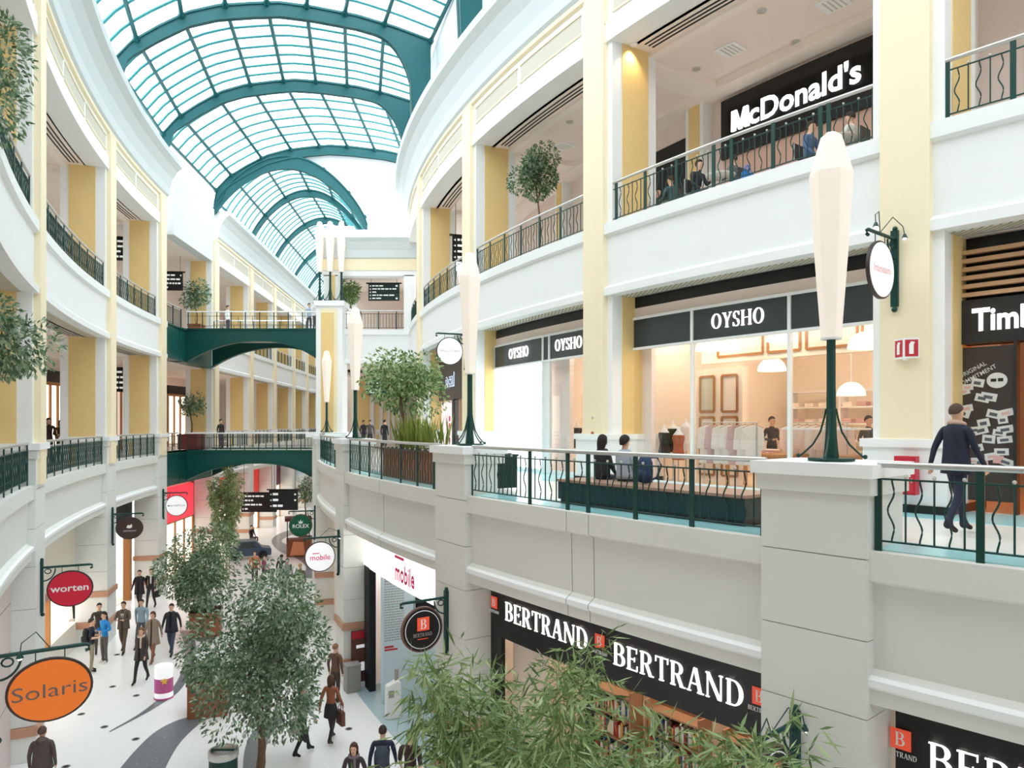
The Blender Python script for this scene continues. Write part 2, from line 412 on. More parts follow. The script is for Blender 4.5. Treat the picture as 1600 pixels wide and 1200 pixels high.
# right side ------------------------------------------------------------
m_stone_r = mat('fascia_stone', (226, 225, 219), 0.6, noise=0.02, scale=0.8)
RP = [(41.19, 1.36), (32.83, 1.34), (24.15, 1.3), (15.9, 1.3)]            # right pillars
RC = [57.3, 48.9, 40.55, 32.2, 23.8, 15.4]                          # right columns
fascia_low(R1, 8.0, 59, 'wall_right_fascia', m_stone_r)
for u in (36.75, 37.3, 28.5):                                  # panel joints
    b = MB(); h = R1.m2u(0.006); b.sweep(R1, u - h, u + h, [(0.022, 6.69), (0.022, 6.36), (-0.097, 6.31), (-0.117, 5.3), (-0.027, 5.24), (0.032, 5.2), (0.032, 5.12), (-0.017, 5.08), (-0.017, 4.91), (-0.2, 4.91), (-0.2, 6.69)], 1); struct('wall_right_joint', b, m_joint)
slab(R1, 8.0, 59, -14, -0.9, 6.5, 6.7, m_tile, 'floor_gallery')
slab(R1, 8.0, 59, -0.95, -0.16, 6.69, 6.712, m_tileblue, 'floor_gallery_border')
slab(R1, 8.0, 59, -5.2, -3.7, 6.69, 6.706, m_tileblue, 'floor_gallery_border')
slab(R1, 8.0, 59, -14, -0.95, 5.0, 5.2, m_ceil, 'ceiling_ground_right')
for u, w in RP: pillar(R1, u, w, depth=1.0 if u > 40 else .75, capd=1.12 if u > 40 else .95, m=m_stone_r)
fascia_high(R2, 8.2, 59, 'wall_right_parapet')
slab(R2, 8.2, 59, -9.5, -0.7, 12.9, 13.2, m_tile, 'floor_upper_right')
slab(R2, 8.2, 59, -9.5, -0.7, 11.4, 11.6, m_ceil, 'ceiling_first_right')
for u in RC: column(R2, u, 6.7, 17.76, plinth=True)
cornice(R2, 8.2, 59)
slab(R2, 8.2, 59, -7, -0.6, 17.75, 17.95, m_ceil, 'ceiling_upper_right')
slab(R2, 8.2, 59, -14, -9.5, 0, 11.5, m_pinkwall, 'wall_first_right')
slab(R2, 8.2, 59, -4.9, -4.6, 13.2, 17.8, m_pinkwall, 'wall_upper_right')
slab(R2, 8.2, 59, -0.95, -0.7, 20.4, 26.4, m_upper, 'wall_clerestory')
def frieze_vents(path, cols, half):
    """recessed grilles between the pilaster heads"""
    for i in range(len(cols) - 1):
        a, c = cols[i], cols[i + 1]; n = max(2, int(round(abs(a - c) / path.m2u(3.4))))
        a0, c0 = min(a, c) + path.m2u(half), max(a, c) - path.m2u(half)
        for k in range(n):
            p0 = a0 + (c0 - a0) * k / n + path.m2u(0.12); p1 = a0 + (c0 - a0) * (k + 1) / n - path.m2u(0.12)
            b = MB(); b.abox(path, p0, p1, -0.02, 0.012, 18.46, 18.92, 0)
            for zz in (18.42, 18.94): b.abox(path, p0 - path.m2u(.04), p1 + path.m2u(.04), -0.02, 0.04, zz - .02, zz + .02, 1)
            struct('cornice_vent', b, [m_vent, m_cream])
frieze_vents(R2, RC, 0.55)
for u in RC: 
    b = MB(); h = R2.m2u(0.42); b.abox(R2, u - h, u + h, 0, 0.1, 18.2, 19.14, 0, 1); struct('column_head', b, m_cream)

def gallery_ceiling(path, cols, z, d_back, lamps=True):
    """beams across the ceiling at each column and along its back, slotted air diffusers at the front"""
    for i in range(len(cols) - 1):
        lo, hi = min(cols[i], cols[i + 1]), max(cols[i], cols[i + 1]); a = path.m2u(0.58)
        b = MB()
        for k in range(3):
            d = -0.82 - 0.13 * k
            b.abox(path, lo + a + path.m2u(.3), hi - a - path.m2u(.3), d - 0.045, d, z - 0.012, z + 0.02, 0)
        struct('ceiling_slots', b, m_dark)
        b = MB(); b.abox(path, lo + a, hi - a, -1.5, -1.25, z - 0.09, z + 0.02); struct('ceiling_beam', b, m_ceil2)
    for c in cols:
        b = MB(); b.abox(path, c - path.m2u(.45), c + path.m2u(.45), d_back, -1.5, z - 0.16, z + .02, 0, 2); struct('ceiling_beam', b, m_ceil2)
    lo, hi = min(cols), max(cols)
    b = MB(); b.abox(path, lo, hi, d_back, d_back + 0.7, z - 0.22, z + .02); struct('ceiling_beam', b, m_ceil2)
gallery_ceiling(R2, RC, 17.75, -4.6)

# left side -------------------------------------------------------------
m_stone_l = mat('left_fascia_paint', (228, 230, 226), 0.6, noise=0.02, scale=0.8)
LC = [52.0, 43.3, 34.6, 25.9, 17.0, 10.4]
fascia_low(LW, 9.85, 34, 'wall_left_fascia', m_stone_l)
fascia_high(LW, 9.85, 59, 'wall_left_parapet')
for z0, z1 in ((11.45, 13.22), (5.1, 6.74)):                  # green edge plates where the footbridges land
    for P, ua, ub in ((LW, 7.3, 9.85), (CL, -0.4, 4.75)):
        b = MB(); b.abox(P, ua, ub, -0.95, -0.03, z0, z1); b.abox(P, ua, ub, -0.95, 0.03, z1 - 0.1, z1); struct('wall_left_edge_plate', b, m_bridge)
cornice(LW, 9.9, 59)
for z0, z1, m, nm in ((6.5, 6.69, m_tile, 'floor_gallery_left'), (12.9, 13.19, m_tile, 'floor_upper_left'), (11.4, 11.6, m_ceil, 'ceiling_first_left'), (17.75, 17.95, m_ceil, 'ceiling_upper_left'), (5.0, 5.2, m_ceil, 'ceiling_ground_left')):
    slab(LW, 3.5, 59 if z0 > 11 else 34, -5.2, -0.65, z0, z1, m, nm)
slab(LW, 3.5, 59, -5.4, -4.9, 13.2, 17.8, m_pinkwall, 'wall_upper_left')
# the rest of the hall, out of view behind the viewpoint
slab(LW, 34, 59, -5.2, -1.0, 6.4, 6.69, m_tile, 'floor_gallery_left')
slab(LW, 34, 59, -5.4, -4.9, 0, 11.5, m_pinkwall, 'wall_first_left')
slab(LW, 40, 59, -1.2, -0.4, 0, 4.9, m_stone_l, 'wall_ground_left')
b = MB(); h0 = Vector(LW.pos(59.5, -8)); h1 = Vector(R2.pos(57.5, -8)); q = Vector((h1.y - h0.y, h0.x - h1.x)).normalized() * .3
b.add([(p.x, p.y, z) for z in (0, 26.5) for p in (h0, h1, h1 + q, h0 + q)], [(0, 1, 2, 3), (4, 5, 6, 7), (0, 1, 5, 4), (1, 2, 6, 5), (2, 3, 7, 6), (3, 0, 4, 7)]); struct('wall_near_end', b, m_white)
for u in LC:
    if u < 34: pillar(LW, u, 1.3, m=m_stone_l)
    if u < 35: column(LW, u, 6.7, 17.76, w=1.2)
    else: column(LW, u, 13.2, 17.76, w=1.2)
    b = MB(); h = LW.m2u(0.42); b.abox(LW, u - h, u + h, 0, 0.1, 18.2, 19.14, 0, 1); struct('column_head', b, m_cream)
frieze_vents(LW, LC, 0.55)
gallery_ceiling(LW, LC, 17.75, -4.9); gallery_ceiling(LW, LC[2:], 11.4, -4.9)
slab(LW, 7.4, 59, -6, -0.6, 20.6, 20.88, m_white, 'roof_left')

# corridor --------------------------------------------------------------
CU = [5.3, 13.2, 20.2, 27.6, 33.9, 41.0, 48.3, 55.5]         # corridor columns
for nm, P in (('left', CL), ('right', CR)):
    fascia_low(P, 4.75 if nm == 'left' else 4.2, 60, 'wall_%s_fascia' % nm, m_stone_l); fascia_high(P, 4.75 if nm == 'left' else 4.2, 60, 'wall_%s_parapet' % nm)
    cornice(P, 5.4 if nm == 'left' else 8, 60)
    for z0, z1, m, n2 in ((6.5, 6.69, m_tile, 'floor_gallery_corridor'), (12.9, 13.19, m_tile, 'floor_upper_corridor'), (11.4, 11.6, m_ceil, 'ceiling_first_corridor'), (17.75, 17.95, m_ceil, 'ceiling_upper_corridor'), (5.0, 5.2, m_ceil, 'ceiling_ground_corridor')):
        slab(P, -0.8 if nm == 'left' else 4, 60, -5.2, -0.65, z0 - .02, z1 - .02, m, n2)
    slab(P, -0.8 if nm == 'left' else 4, 60, -5.4, -4.9, 13.2, 20.9, m_pinkwall, 'wall_upper_corridor'); slab(P, -0.8 if nm == 'left' else 4, 60, -5.4, -5.0, 6.7, 11.6, m_pinkwall, 'wall_first_corridor')
    slab(P, -0.8 if nm == 'left' else 4, 60, -1.6, -1.2, 0, 5.0, m_pinkwall, 'wall_ground_corridor')
    for u in CU:
        if nm == 'right' and u < 10: continue
        column(P, u, 6.7, 17.76, w=1.1); pillar(P, u, 1.2, m=m_stone_l)
    frieze_vents(P, CU, 0.55)
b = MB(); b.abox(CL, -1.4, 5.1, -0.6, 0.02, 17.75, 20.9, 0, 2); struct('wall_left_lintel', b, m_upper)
b = MB(); b.box(-30, 2, 99, 99.4, 0, 24); struct('wall_end', b, m_pinkwall)

# end of the hall: short wall facing back down it, corner pier ----------------
fascia_high(EW, 0.9, 4.9, 'wall_end_parapet')
fascia_low(EW, 1.0, 1.2, 'wall_end_fascia')
b = MB(); b.box(-10, -3, 39.9, 50, 12.9, 13.2); b.box(-10.4, -3, 39.0, 50, 6.5, 6.7); struct('floor_end', b, m_tile)
b = MB(); b.box(-10, -3, 39.9, 46, 11.38, 11.6); b.box(-10, -3, 39.9, 46, 16.35, 16.5); struct('ceiling_end', b, m_ceil)
b = MB(); b.box(-9.6, -3, 45.5, 45.7, 13.2, 16.4); struct('wall_end_upper', b, m_pinkwall)
b = MB()
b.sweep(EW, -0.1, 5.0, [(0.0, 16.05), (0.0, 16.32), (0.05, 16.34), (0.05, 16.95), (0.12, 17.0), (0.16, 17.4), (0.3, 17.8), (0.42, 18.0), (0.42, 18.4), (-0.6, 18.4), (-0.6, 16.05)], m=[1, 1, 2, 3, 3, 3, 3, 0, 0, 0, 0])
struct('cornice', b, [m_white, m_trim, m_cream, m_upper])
b = MB(); b.box(-10.0, -9.25, 39.1, 39.9, 13.2, 16.1, 0); b.box(-9.7, -9.4, 39.05, 39.2, 13.2, 16.1, 1); b.box(-5.75, -5.2, 39.1, 39.9, 13.2, 16.1, 0); struct('column', b, [m_trim, m_yellow])
b = MB(); b.box(-10.24, -8.86, 38.45, 39.6, 7.7, 14.35, 0); b.box(-9.98, -9.12, 38.40, 38.5, 7.75, 14.2, 1); b.box(-9.95, -9.3, 38.37, 38.5, 7.75, 14.0, 2); b.box(-10.34, -8.76, 38.35, 39.7, 14.35, 14.62, 0)
struct('pillar', b, [m_trim, m_cream, m_yellow])
b = MB(); b.box(-10.4, -8.7, 38.3, 39.9, 0, 7.5, 0); b.box(-10.5, -8.4, 37.4, 40, 7.5, 7.75, 1); struct('pillar', b, [m_stone_r, m_trim])

# ---------------------------------------------------------------- glazed roof
PROF = [(0, 21.0), (0.008, 22.1), (0.06, 23.0), (.134, 23.8), (.219, 24.6), (.304, 25.1), (.412, 25.5), (.492, 25.75), (.594, 25.86), (.742, 25.9), (.869, 25.76), (1, 25.5)]
def prof(t, P=PROF):
    for (a, za), (c, zc) in zip(P, P[1:]):
        if t <= c: 
            return za + (zc - za) * (t - a) / (c - a)
    return P[-1][1]
def lerp2(a, c, t): return Vector((a[0] + (c[0] - a[0]) * t, a[1] + (c[1] - a[1]) * t, 0))
RIBS = [(LW.pos(59, -0.1), R2.pos(57.3, -0.45)), (LW.pos(52, -0.1), R2.pos(48.9, -0.45)), (LW.pos(43.3, -0.1), R2.pos(40.55, -0.45)), (LW.pos(34.6, -0.1), R2.pos(32.2, -0.45)), (LW.pos(25.9, -0.1), R2.pos(23.8, -0.45)), (LW.pos(16.8, -0.1), R2.pos(15.3, -0.45)), (LW.pos(10.4, -0.1), R2.pos(8.0, -0.45)), ((-17.8, 43.8), (-5.0, 49.0))]
def rib(a, c, top, bot, th=0.13, t0=0.0, t1=1.0, n=36):
    """arched steel plate with flanges; top and bot give heights along the span"""
    d = (Vector((c[0] - a[0], c[1] - a[1], 0))).normalized(); q = Vector((-d.y, d.x, 0)); b = MB()
    for (lo, hi, w) in ((0, 1, th * 0.45), (0, .09, th), (-.09, 1, th)):
        vs = []
        for i in range(n + 1):
            t = t0 + (t1 - t0) * i / n; p = lerp2(a, c, t); zt, zb = top(t), bot(t)
            zl = zt + lo if lo < 0 else zb; zh = zb + hi if 0 < hi < 1 else zt
            for z, s in ((zl, -1), (zl, 1), (zh, 1), (zh, -1)):
                vs.append((p + q * (w * s)) + Vector((0, 0, z)))
        fs = [(4 * i + k, 4 * i + (k + 1) % 4, 4 * i + 4 + (k + 1) % 4, 4 * i + 4 + k) for i in range(n) for k in range(4)]
        b.add(vs, fs + [(0, 1, 2, 3), (4 * n, 4 * n + 1, 4 * n + 2, 4 * n + 3)])
    return b
def leg_bottom(t):
    z = prof(t) - 0.62
    if t > 0.80:
        k = (t - 0.80) / 0.135
        z = z - (1 - math.sqrt(max(0, 1 - min(1, k) ** 2))) * 2.6
    if t > 0.935: z = 20.3
    if t < 0.05: z = max(20.9, prof(t) - 1.0)
    return z
for a, c in RIBS:
    struct('roof_beam', rib(a, c, prof, leg_bottom, n=80), m_teal)
def glaze(A, B, Pa, Pb, purlins, nslat, t0=0.01, t1=1.0, n=26, thick=0.062):
    """glass, glazing bars parallel to the arches and purlins from arch to arch"""
    def pt(t, v):
        a = lerp2(A[0], A[1], t); c = lerp2(B[0], B[1], t)
        return a * (1 - v) + c * v + Vector((0, 0, Pa(t) * (1 - v) + Pb(t) * v))
    g = MB(); N = 20
    vs = [pt(t0 + (t1 - t0) * i / N, v) + Vector((0, 0, .1)) for i in range(N + 1) for v in (0, 1)]
    g.add(vs, [(2 * i, 2 * i + 1, 2 * i + 3, 2 * i + 2) for i in range(N)])
    struct('roof_pane', g, m_roofglass)
    for k in range(1, nslat):
        s = MB(); s.tube([pt(t0 + (t1 - t0) * i / n, k / nslat) for i in range(n + 1)], thick, 4, 0, True, False); struct('roof_trim', s, m_teal2)
    for t in purlins:
        s = MB(); s.tube([pt(t, v) - Vector((0, 0, 0.06)) for v in (0, 0.04, 0.5, 0.96, 1)], [.16, .09, .09, .09, .16], 6, 0, True, False); struct('roof_beam', s, m_teal)
PUR = [0.012, .075, .2, .325, .45, .575, .70, .835, 1.0]
for i in range(len(RIBS) - 1): glaze(RIBS[i], RIBS[i + 1], prof, prof, PUR, 8)
# corridor vault
CARC = lambda t: 21.0 + 3.75 * max(0.0, math.sin(PI * min(1, max(0, t)))) ** 0.72
CRIB = [((-17.8, 43.8), (-9.3, 47.25))]
for u in CU[1:]:
    p = CL.pos(u, -0.1); q = CL.n; CRIB.append((p, (p[0] + q.x * 8.3, p[1] + q.y * 8.3)))
for i, (a, c) in enumerate(CRIB):
    dpt = 0.85 if i == 0 else 0.5
    struct('roof_beam', rib(a, c, CARC, lambda t: max(20.6, CARC(t) - dpt), n=40), m_teal)
    if i: glaze(CRIB[i - 1], CRIB[i], CARC, CARC, [.02, .13, .3, .5, .7, .87, .98], 8, 0.01, 0.99)
# white gable between the two vaults
b = MB(); A, Cc = RIBS[-1]; n = 60; vs = []
q = Vector((-(Cc[1] - A[1]), Cc[0] - A[0], 0)).normalized()
for s in (0.1, 0.3):
    for i in range(n + 1):
        t = i / n; p = lerp2(A, Cc, t) + q * s; k = t * 12.8 / 8.5
        lo = CARC(k * 1.0) - 0.05 if k < 0.999 else 17.0
        hi = prof(t) - 0.02
        vs += [p + Vector((0, 0, min(lo, hi - 0.01))), p + Vector((0, 0, hi))]
m = 2 * (n + 1)
b.add(vs, [(2 * i, 2 * i + 2, 2 * i + 3, 2 * i + 1) for i in range(n)] + [(m + 2 * i, m + 2 * i + 2, m + 2 * i + 3, m + 2 * i + 1) for i in range(n)])
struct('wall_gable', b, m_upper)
# clerestory windows in the right-hand upper wall
m_cpane = mat('clerestory_pane', (176, 196, 200), 0.15)
for u in (10.5, 12.6, 14.0, 16.6, 18.4, 20.2, 25.4, 27.4):
    b = MB(); h = R2.m2u(0.38)
    b.abox(R2, u - h, u + h, -0.705, -0.69, 22.0, 22.9, 0, 1)
    for s in (-1, 1): b.abox(R2, u + s * h, u + s * (h + R2.m2u(.06)), -0.72, -0.66, 21.94, 22.96, 1, 1)
    b.abox(R2, u - h, u + h, -.72, -.66, 21.94, 22.0, 1, 1); b.abox(R2, u - h, u + h, -.72, -.66, 22.9, 22.96, 1, 1)
    struct('window_clerestory', b, [m_cpane, m_trim])
# ---------------------------------------------------------------- balcony railings
def _bal_meshes():
    a = MB(); a.tube([(0, 0, .10), (0, 0, .83)], .0115, 6, 0); a.ball((0, 0, .865), .024, 1, 8)
    w = MB(); w.tube([(0.03 * math.sin(2 * PI * 1.5 * i / 18.0) * math.sin(PI * i / 18.0) * 1.5, 0, .10 + .73 * i / 18.0) for i in range(19)], .0115, 5, 0)
    out = []
    for mb in (a, w):
        o = mb.build('baluster', [m_green, m_chrome]); out.append(o.data); bpy.data.objects.remove(o)
    return out
BAL = _bal_meshes()
def railing(path, u0, u1, z, d, label, group=None, posts=None, step=0.15, h=1.0, simple=False, every=1.05):
    lo, hi = min(u0, u1), max(u0, u1); mid = (lo + hi) / 2
    p = path.pos(mid, d); t = thing('balcony_railing', label, 'railing', (p[0], p[1], z), 0, group)
    n = max(2, int((hi - lo) / path.m2u(0.35)))
    line = lambda zz, dd=0.0: [path.pos(lo + (hi - lo) * i / n, d + dd) + (zz,) for i in range(n + 1)]
    if posts is None:
        k = max(1, int(round((hi - lo) / path.m2u(every)))); posts = [lo + path.m2u(.05) + (hi - lo - path.m2u(.1)) * i / k for i in range(k + 1)]
    if simple:
        b = MB(); b.tube(line(z + h), .035, 6, 1); b.tube(line(z + h - .15), .014, 4, 0); b.tube(line(z + .1), .014, 4, 0)
        for u in posts:
            q = path.pos(u, d); b.box(q[0] - .025, q[0] + .025, q[1] - .025, q[1] + .025, z - .1, z + h - .03, 0)
        k = int((hi - lo) / path.m2u(step))
        for i in range(k):
            q = path.pos(lo + (hi - lo) * (i + .5) / k, d); b.tube([(q[0], q[1], z + .1), (q[0], q[1], z + h - .15)], .012, 4, 0, False)
        b.build('bars', [m_green, m_chrome], t); return t
    b = MB(); b.tube(line(z + h), .038, 10, 0); b.build('handrail', m_chrome, t)
    b = MB(); b.tube(line(z + .83), .013, 6, 0); b.build('top_rail', m_green, t)
    b = MB(); b.tube(line(z + .10), .013, 6, 0); b.build('bottom_rail', m_green, t)
    proto = None
    for u in posts:
        loc, rz = facing(path, u, d, z)
        if proto is None:
            b = MB(); b.box(-.04, .04, -.014, .014, -.16, h - .03); proto = b.build('post', m_green)
            bpy.data.objects.remove(proto) if False else None
            o = proto
        else:
            o = proto.copy(); COL.objects.link(o)
        o.parent = t; o.location = loc - t.location; o.rotation_euler = (0, 0, rz)
    us = sorted(posts); c = 0
    for a, e in zip(us, us[1:]):
        k = max(1, int(round((e - a) / path.m2u(step))))
        for i in range(1, k):
            loc, rz = facing(path, a + (e - a) * i / k, d, z); c += 1
            o = bpy.data.objects.new('baluster', BAL[c % 2]); COL.objects.link(o); o.parent = t
            o.location = loc - t.location; o.rotation_euler = (0, 0, rz)
    return t
gr = 'green balcony railings of the round hall'
ph = lambda pts, P, d=-0.12, **k: [hit(x, P, d, **k) for x in pts]
railing(R1, 41.92, 48.5, 6.72, -.12, 'green wavy-bar railing with steel handrail, in front of the black outdoor-wear store', gr, posts=[41.92, hit(1532, R1, -.12), 43.9, 45.1, 46.4, 47.6, 48.4])
railing(R1, 33.53, 40.48, 6.72, -.12, 'green wavy-bar railing in front of the long bench and the two seated people', gr, posts=ph([737, 828, 887, 919, 993, 1081, 1193], R1))
railing(R1, 24.85, 32.12, 6.72, -.12, 'green wavy-bar railing in front of the wooden planter with the leafy tree', gr, posts=ph([547, 562, 577, 596, 626, 652, 678], R1))
railing(R1, 16.7, 23.45, 6.72, -.12, 'narrow-looking green railing just past the planter pillar towards the footbridge', gr, step=.2)
railing(R1, 8.6, 15.2, 6.72, -.12, 'green railing at the footbridge corner by the cream corner pier', gr, step=.3, simple=True)
m2 = R2.m2u(.6)
railing(R2, 41.15, 48.3, 13.2, -.06, 'green upper railing past the cream column with the oval hanging sign', gr, posts=[41.2, hit(1583, R2, -.06), 43.2, 44.4, 45.6, 46.9, 48.2])
railing(R2, 32.8, 39.95, 13.2, -.06, 'green upper railing in front of the burger restaurant sign', gr, posts=ph([963, 1008, 1057, 1115, 1143, 1208, 1282, 1295, 1366], R2, -.06))
railing(R2, 24.4, 31.6, 13.2, -.06, 'green upper railing in front of the round-crowned ficus tree', gr)
railing(R2, 16.0, 23.2, 13.2, -.06, 'green upper railing under the dark hanging sign, above the tree planter', gr)
railing(R2, 8.9, 14.8, 13.2, -.06, 'short green upper railing beside the end wall of the hall', gr, step=.2, simple=True)
railing(LW, 26.5, 33.9, 13.2, -.06, 'green upper railing at the near end of the curved left facade', gr)
railing(LW, 17.6, 25.3, 13.2, -.06, 'green upper railing on the left facade, second bay from the near end', gr, step=.12)
railing(LW, 11.0, 16.4, 13.2, -.06, 'green upper railing on the left facade under the first dark hanging sign', gr, step=.12)
railing(LW, 7.6, 9.8, 13.2, -.06, 'short green upper railing next to the upper footbridge', gr, simple=True)
railing(LW, 26.5, 33.9, 6.72, -.1, 'green lower railing at the near end of the left gallery, above the red oval sign', gr)
railing(LW, 17.6, 25.3, 6.72, -.1, 'green lower railing on the left gallery above the dark brown oval sign', gr, step=.12)
railing(LW, 11.0, 16.4, 6.72, -.1, 'green lower railing on the left gallery above the white round sign', gr, step=.12)
railing(LW, 7.6, 9.8, 6.72, -.1, 'short green lower railing next to the lower footbridge', gr, simple=True)
for z, nm in ((13.2, 'upper'), (6.72, 'lower')):
    for a, e in zip(CU, CU[1:] + [60]):
        if e > 59: break
        railing(CL, a + .6, e - .6, z, -.08, 'green railing bay along the %s gallery of the far corridor' % nm, 'far corridor %s railings' % nm, simple=True, step=.3, every=1.2)
t = railing(EW, 0.95, 4.85, 13.2, -.08, 'dark railing across the end wall under the green direction board', gr, step=.16, simple=True)

# ---------------------------------------------------------------- lantern lamps
def make_lamp():
    t = thing('lantern_lamp', '', 'lamp')
    b = MB(); b.lathe([(.30, 0), (.30, .03)], 8, 0, smooth=False); b.build('base_plate', m_green, t)
    b = MB(); b.lathe([(.10, .02), (.075, .3), (.062, .6), (.058, 1.0), (.058, 1.58)], 8, 0, smooth=False); b.build('pole', m_green, t)
    for k in range(4):
        a = PI / 4 + k * PI / 2 + .2
        b = MB(); b.tube([(r * math.cos(a), r * math.sin(a), z) for r, z in ((.40, .03), (.33, .09), (.22, .2), (.13, .36), (.08, .55), (.06, .66))], .013, 6)
        b.ball((.40 * math.cos(a), .40 * math.sin(a), .05), .03, 0, 8); b.build('strut', m_green, t)
    b = MB(); b.lathe([(.105, 1.55), (.125, 1.56), (.14, 1.8), (.205, 2.7), (.262, 3.62), (.262, 3.68), (.125, 4.16), (.07, 4.2)], 6, 0, smooth=False, ph=.55); b.build('shade', m_lamp, t)
    b = MB(); b.lathe([(.13, 1.545), (.13, 1.57)], 6, 0, smooth=False, ph=.55); b.build('collar', m_stone, t)
    return t
lamp = make_lamp()
def put_lamp(o, path, u, d, z, label, first=False):
    p = path.pos(u, d); loc = (p[0], p[1], z + .012)
    if first: o.location = loc; o['label'] = label; o['group'] = 'white lantern lamps'; return o
    return dup(o, loc, None, label, 'white lantern lamps')
put_lamp(lamp, R1, 41.2, -.45, 7.72, 'tall white lantern lamp on green pole, nearest, before the lingerie store window', True)
put_lamp(lamp, R1, 32.83, -.45, 7.72, 'tall white lantern lamp on the pillar left of the blank white shop window')
put_lamp(lamp, R1, 24.15, -.45, 7.72, 'white lantern lamp on the pillar left of the leafy tree planter')
for (x, y, z, l) in ((-9.55, 37.95, 7.76, 'white lantern lamp standing in front of the cream corner pier'),
                     (-9.56, 38.7, 14.63, 'white lantern lamp standing on top of the cream corner pier'),
                     (-10.12, 38.75, 14.63, 'white lantern lamp on the left edge of the corner pier, by the footbridge'),
                     (-8.98, 38.75, 14.63, 'white lantern lamp on the right edge of the corner pier, by the potted bamboo')):
    dup(lamp, (x, y, z), None, l, 'white lantern lamps')

# ---------------------------------------------------------------- footbridges
def bridge(z, label, crown, left, right, xl, xr, y0, y1):
    t = thing('footbridge', label, 'bridge', ((xl + xr) / 2, y0, z))
    b = MB(); b.box(xl, xr, y0 + .1, y1 - .1, z - .35, z); b.build('deck', m_tile, t)
    for y in (y0, y1 - .12):
        pts = []
        for i in range(25):
            k = i / 24; x = xl + (xr - xl) * k; q = (k - .56) / (.56 if k < .56 else .44)
            e = left if k < .56 else right
            pts.append((x, z - crown - (e - crown) * abs(q) ** 2.2))
        b = MB(); b.prism(pts + [(xr, z + .03), (xl, z + .03)], y, y + .12, 0); b.box(xl, xr, y - .06, y + .18, z - .02, z + .06, 0)
        for i in range(24):
            (xa, za), (xb, zb) = pts[i], pts[i + 1]
            b.add([(xa, y - .1, za), (xb, y - .1, zb), (xb, y + .22, zb), (xa, y + .22, za), (xa, y - .1, za + .06), (xb, y - .1, zb + .06), (xb, y + .22, zb + .06), (xa, y + .22, za + .06)], [(0, 1, 2, 3), (4, 5, 6, 7), (0, 1, 5, 4), (2, 3, 7, 6)], 0)
        b.build('girder', m_bridge, t)
    for y, nm in ((y0 + .05, 0), (y1 - .05, 1)):
        b = MB(); b.tube([(xl, y, z + .95), (xr, y, z + .95)], .035, 8); b.build('handrail', m_trim, t)
        for zz in (.2, .72):
            b = MB(); b.tube([(xl, y, z + zz), (xr, y, z + zz)], .012, 6); b.build('rail', m_green, t)
        k = 9
        for i in range(k + 1):
            x = xl + .08 + (xr - xl - .16) * i / k; b = MB(); b.box(x - .02, x + .02, y - .02, y + .02, z, z + .93); b.build('post', m_green, t)
        for i in range(k):
            x = xl + .08 + (xr - xl - .16) * (i + .5) / k; b = MB(); b.box(x - .008, x + .008, y - .008, y + .008, z + .2, z + .72); b.build('baluster', m_green, t)
    return t
bridge(13.2, 'upper dark green arched footbridge crossing to the cream corner pier', .62, 1.75, 1.6, -17.3, -10.3, 39.1, 42.6)
bridge(6.74, 'lower dark green arched footbridge above the ground-floor concourse', .66, 1.55, 1.5, -17.3, -10.4, 39.1, 42.6)

# ---------------------------------------------------------------- round signs on wall brackets
m_orange = mat('sign_orange', (240, 122, 40), 0.4, emit=.12); m_signred = mat('sign_red', (196, 30, 56), 0.4, emit=.1)
m_signbrown = mat('sign_dark_brown', (66, 48, 44), 0.4); m_signwhite = mat('sign_white', (244, 244, 246), 0.4, emit=.25)
m_signgreen = mat('sign_green', (10, 92, 66), 0.4); m_ring = mat('sign_rim', (120, 84, 74), 0.4); m_rim2 = mat('sign_rim_dark', (60, 48, 46), 0.4)
m_ltorange = mat('logo_orange', (226, 84, 58), 0.5, emit=.25); m_pink = mat('logo_pink', (222, 30, 100), 0.5, emit=.05); m_lgrey = mat('logo_grey', (168, 160, 160), 0.5); m_ltpink = mat('logo_pale_pink', (228, 172, 176), 0.5)
m_slate = mat('lettering_slate', (110, 100, 96), 0.5); m_blackletter = mat('lettering_black', (40, 38, 40), .5)
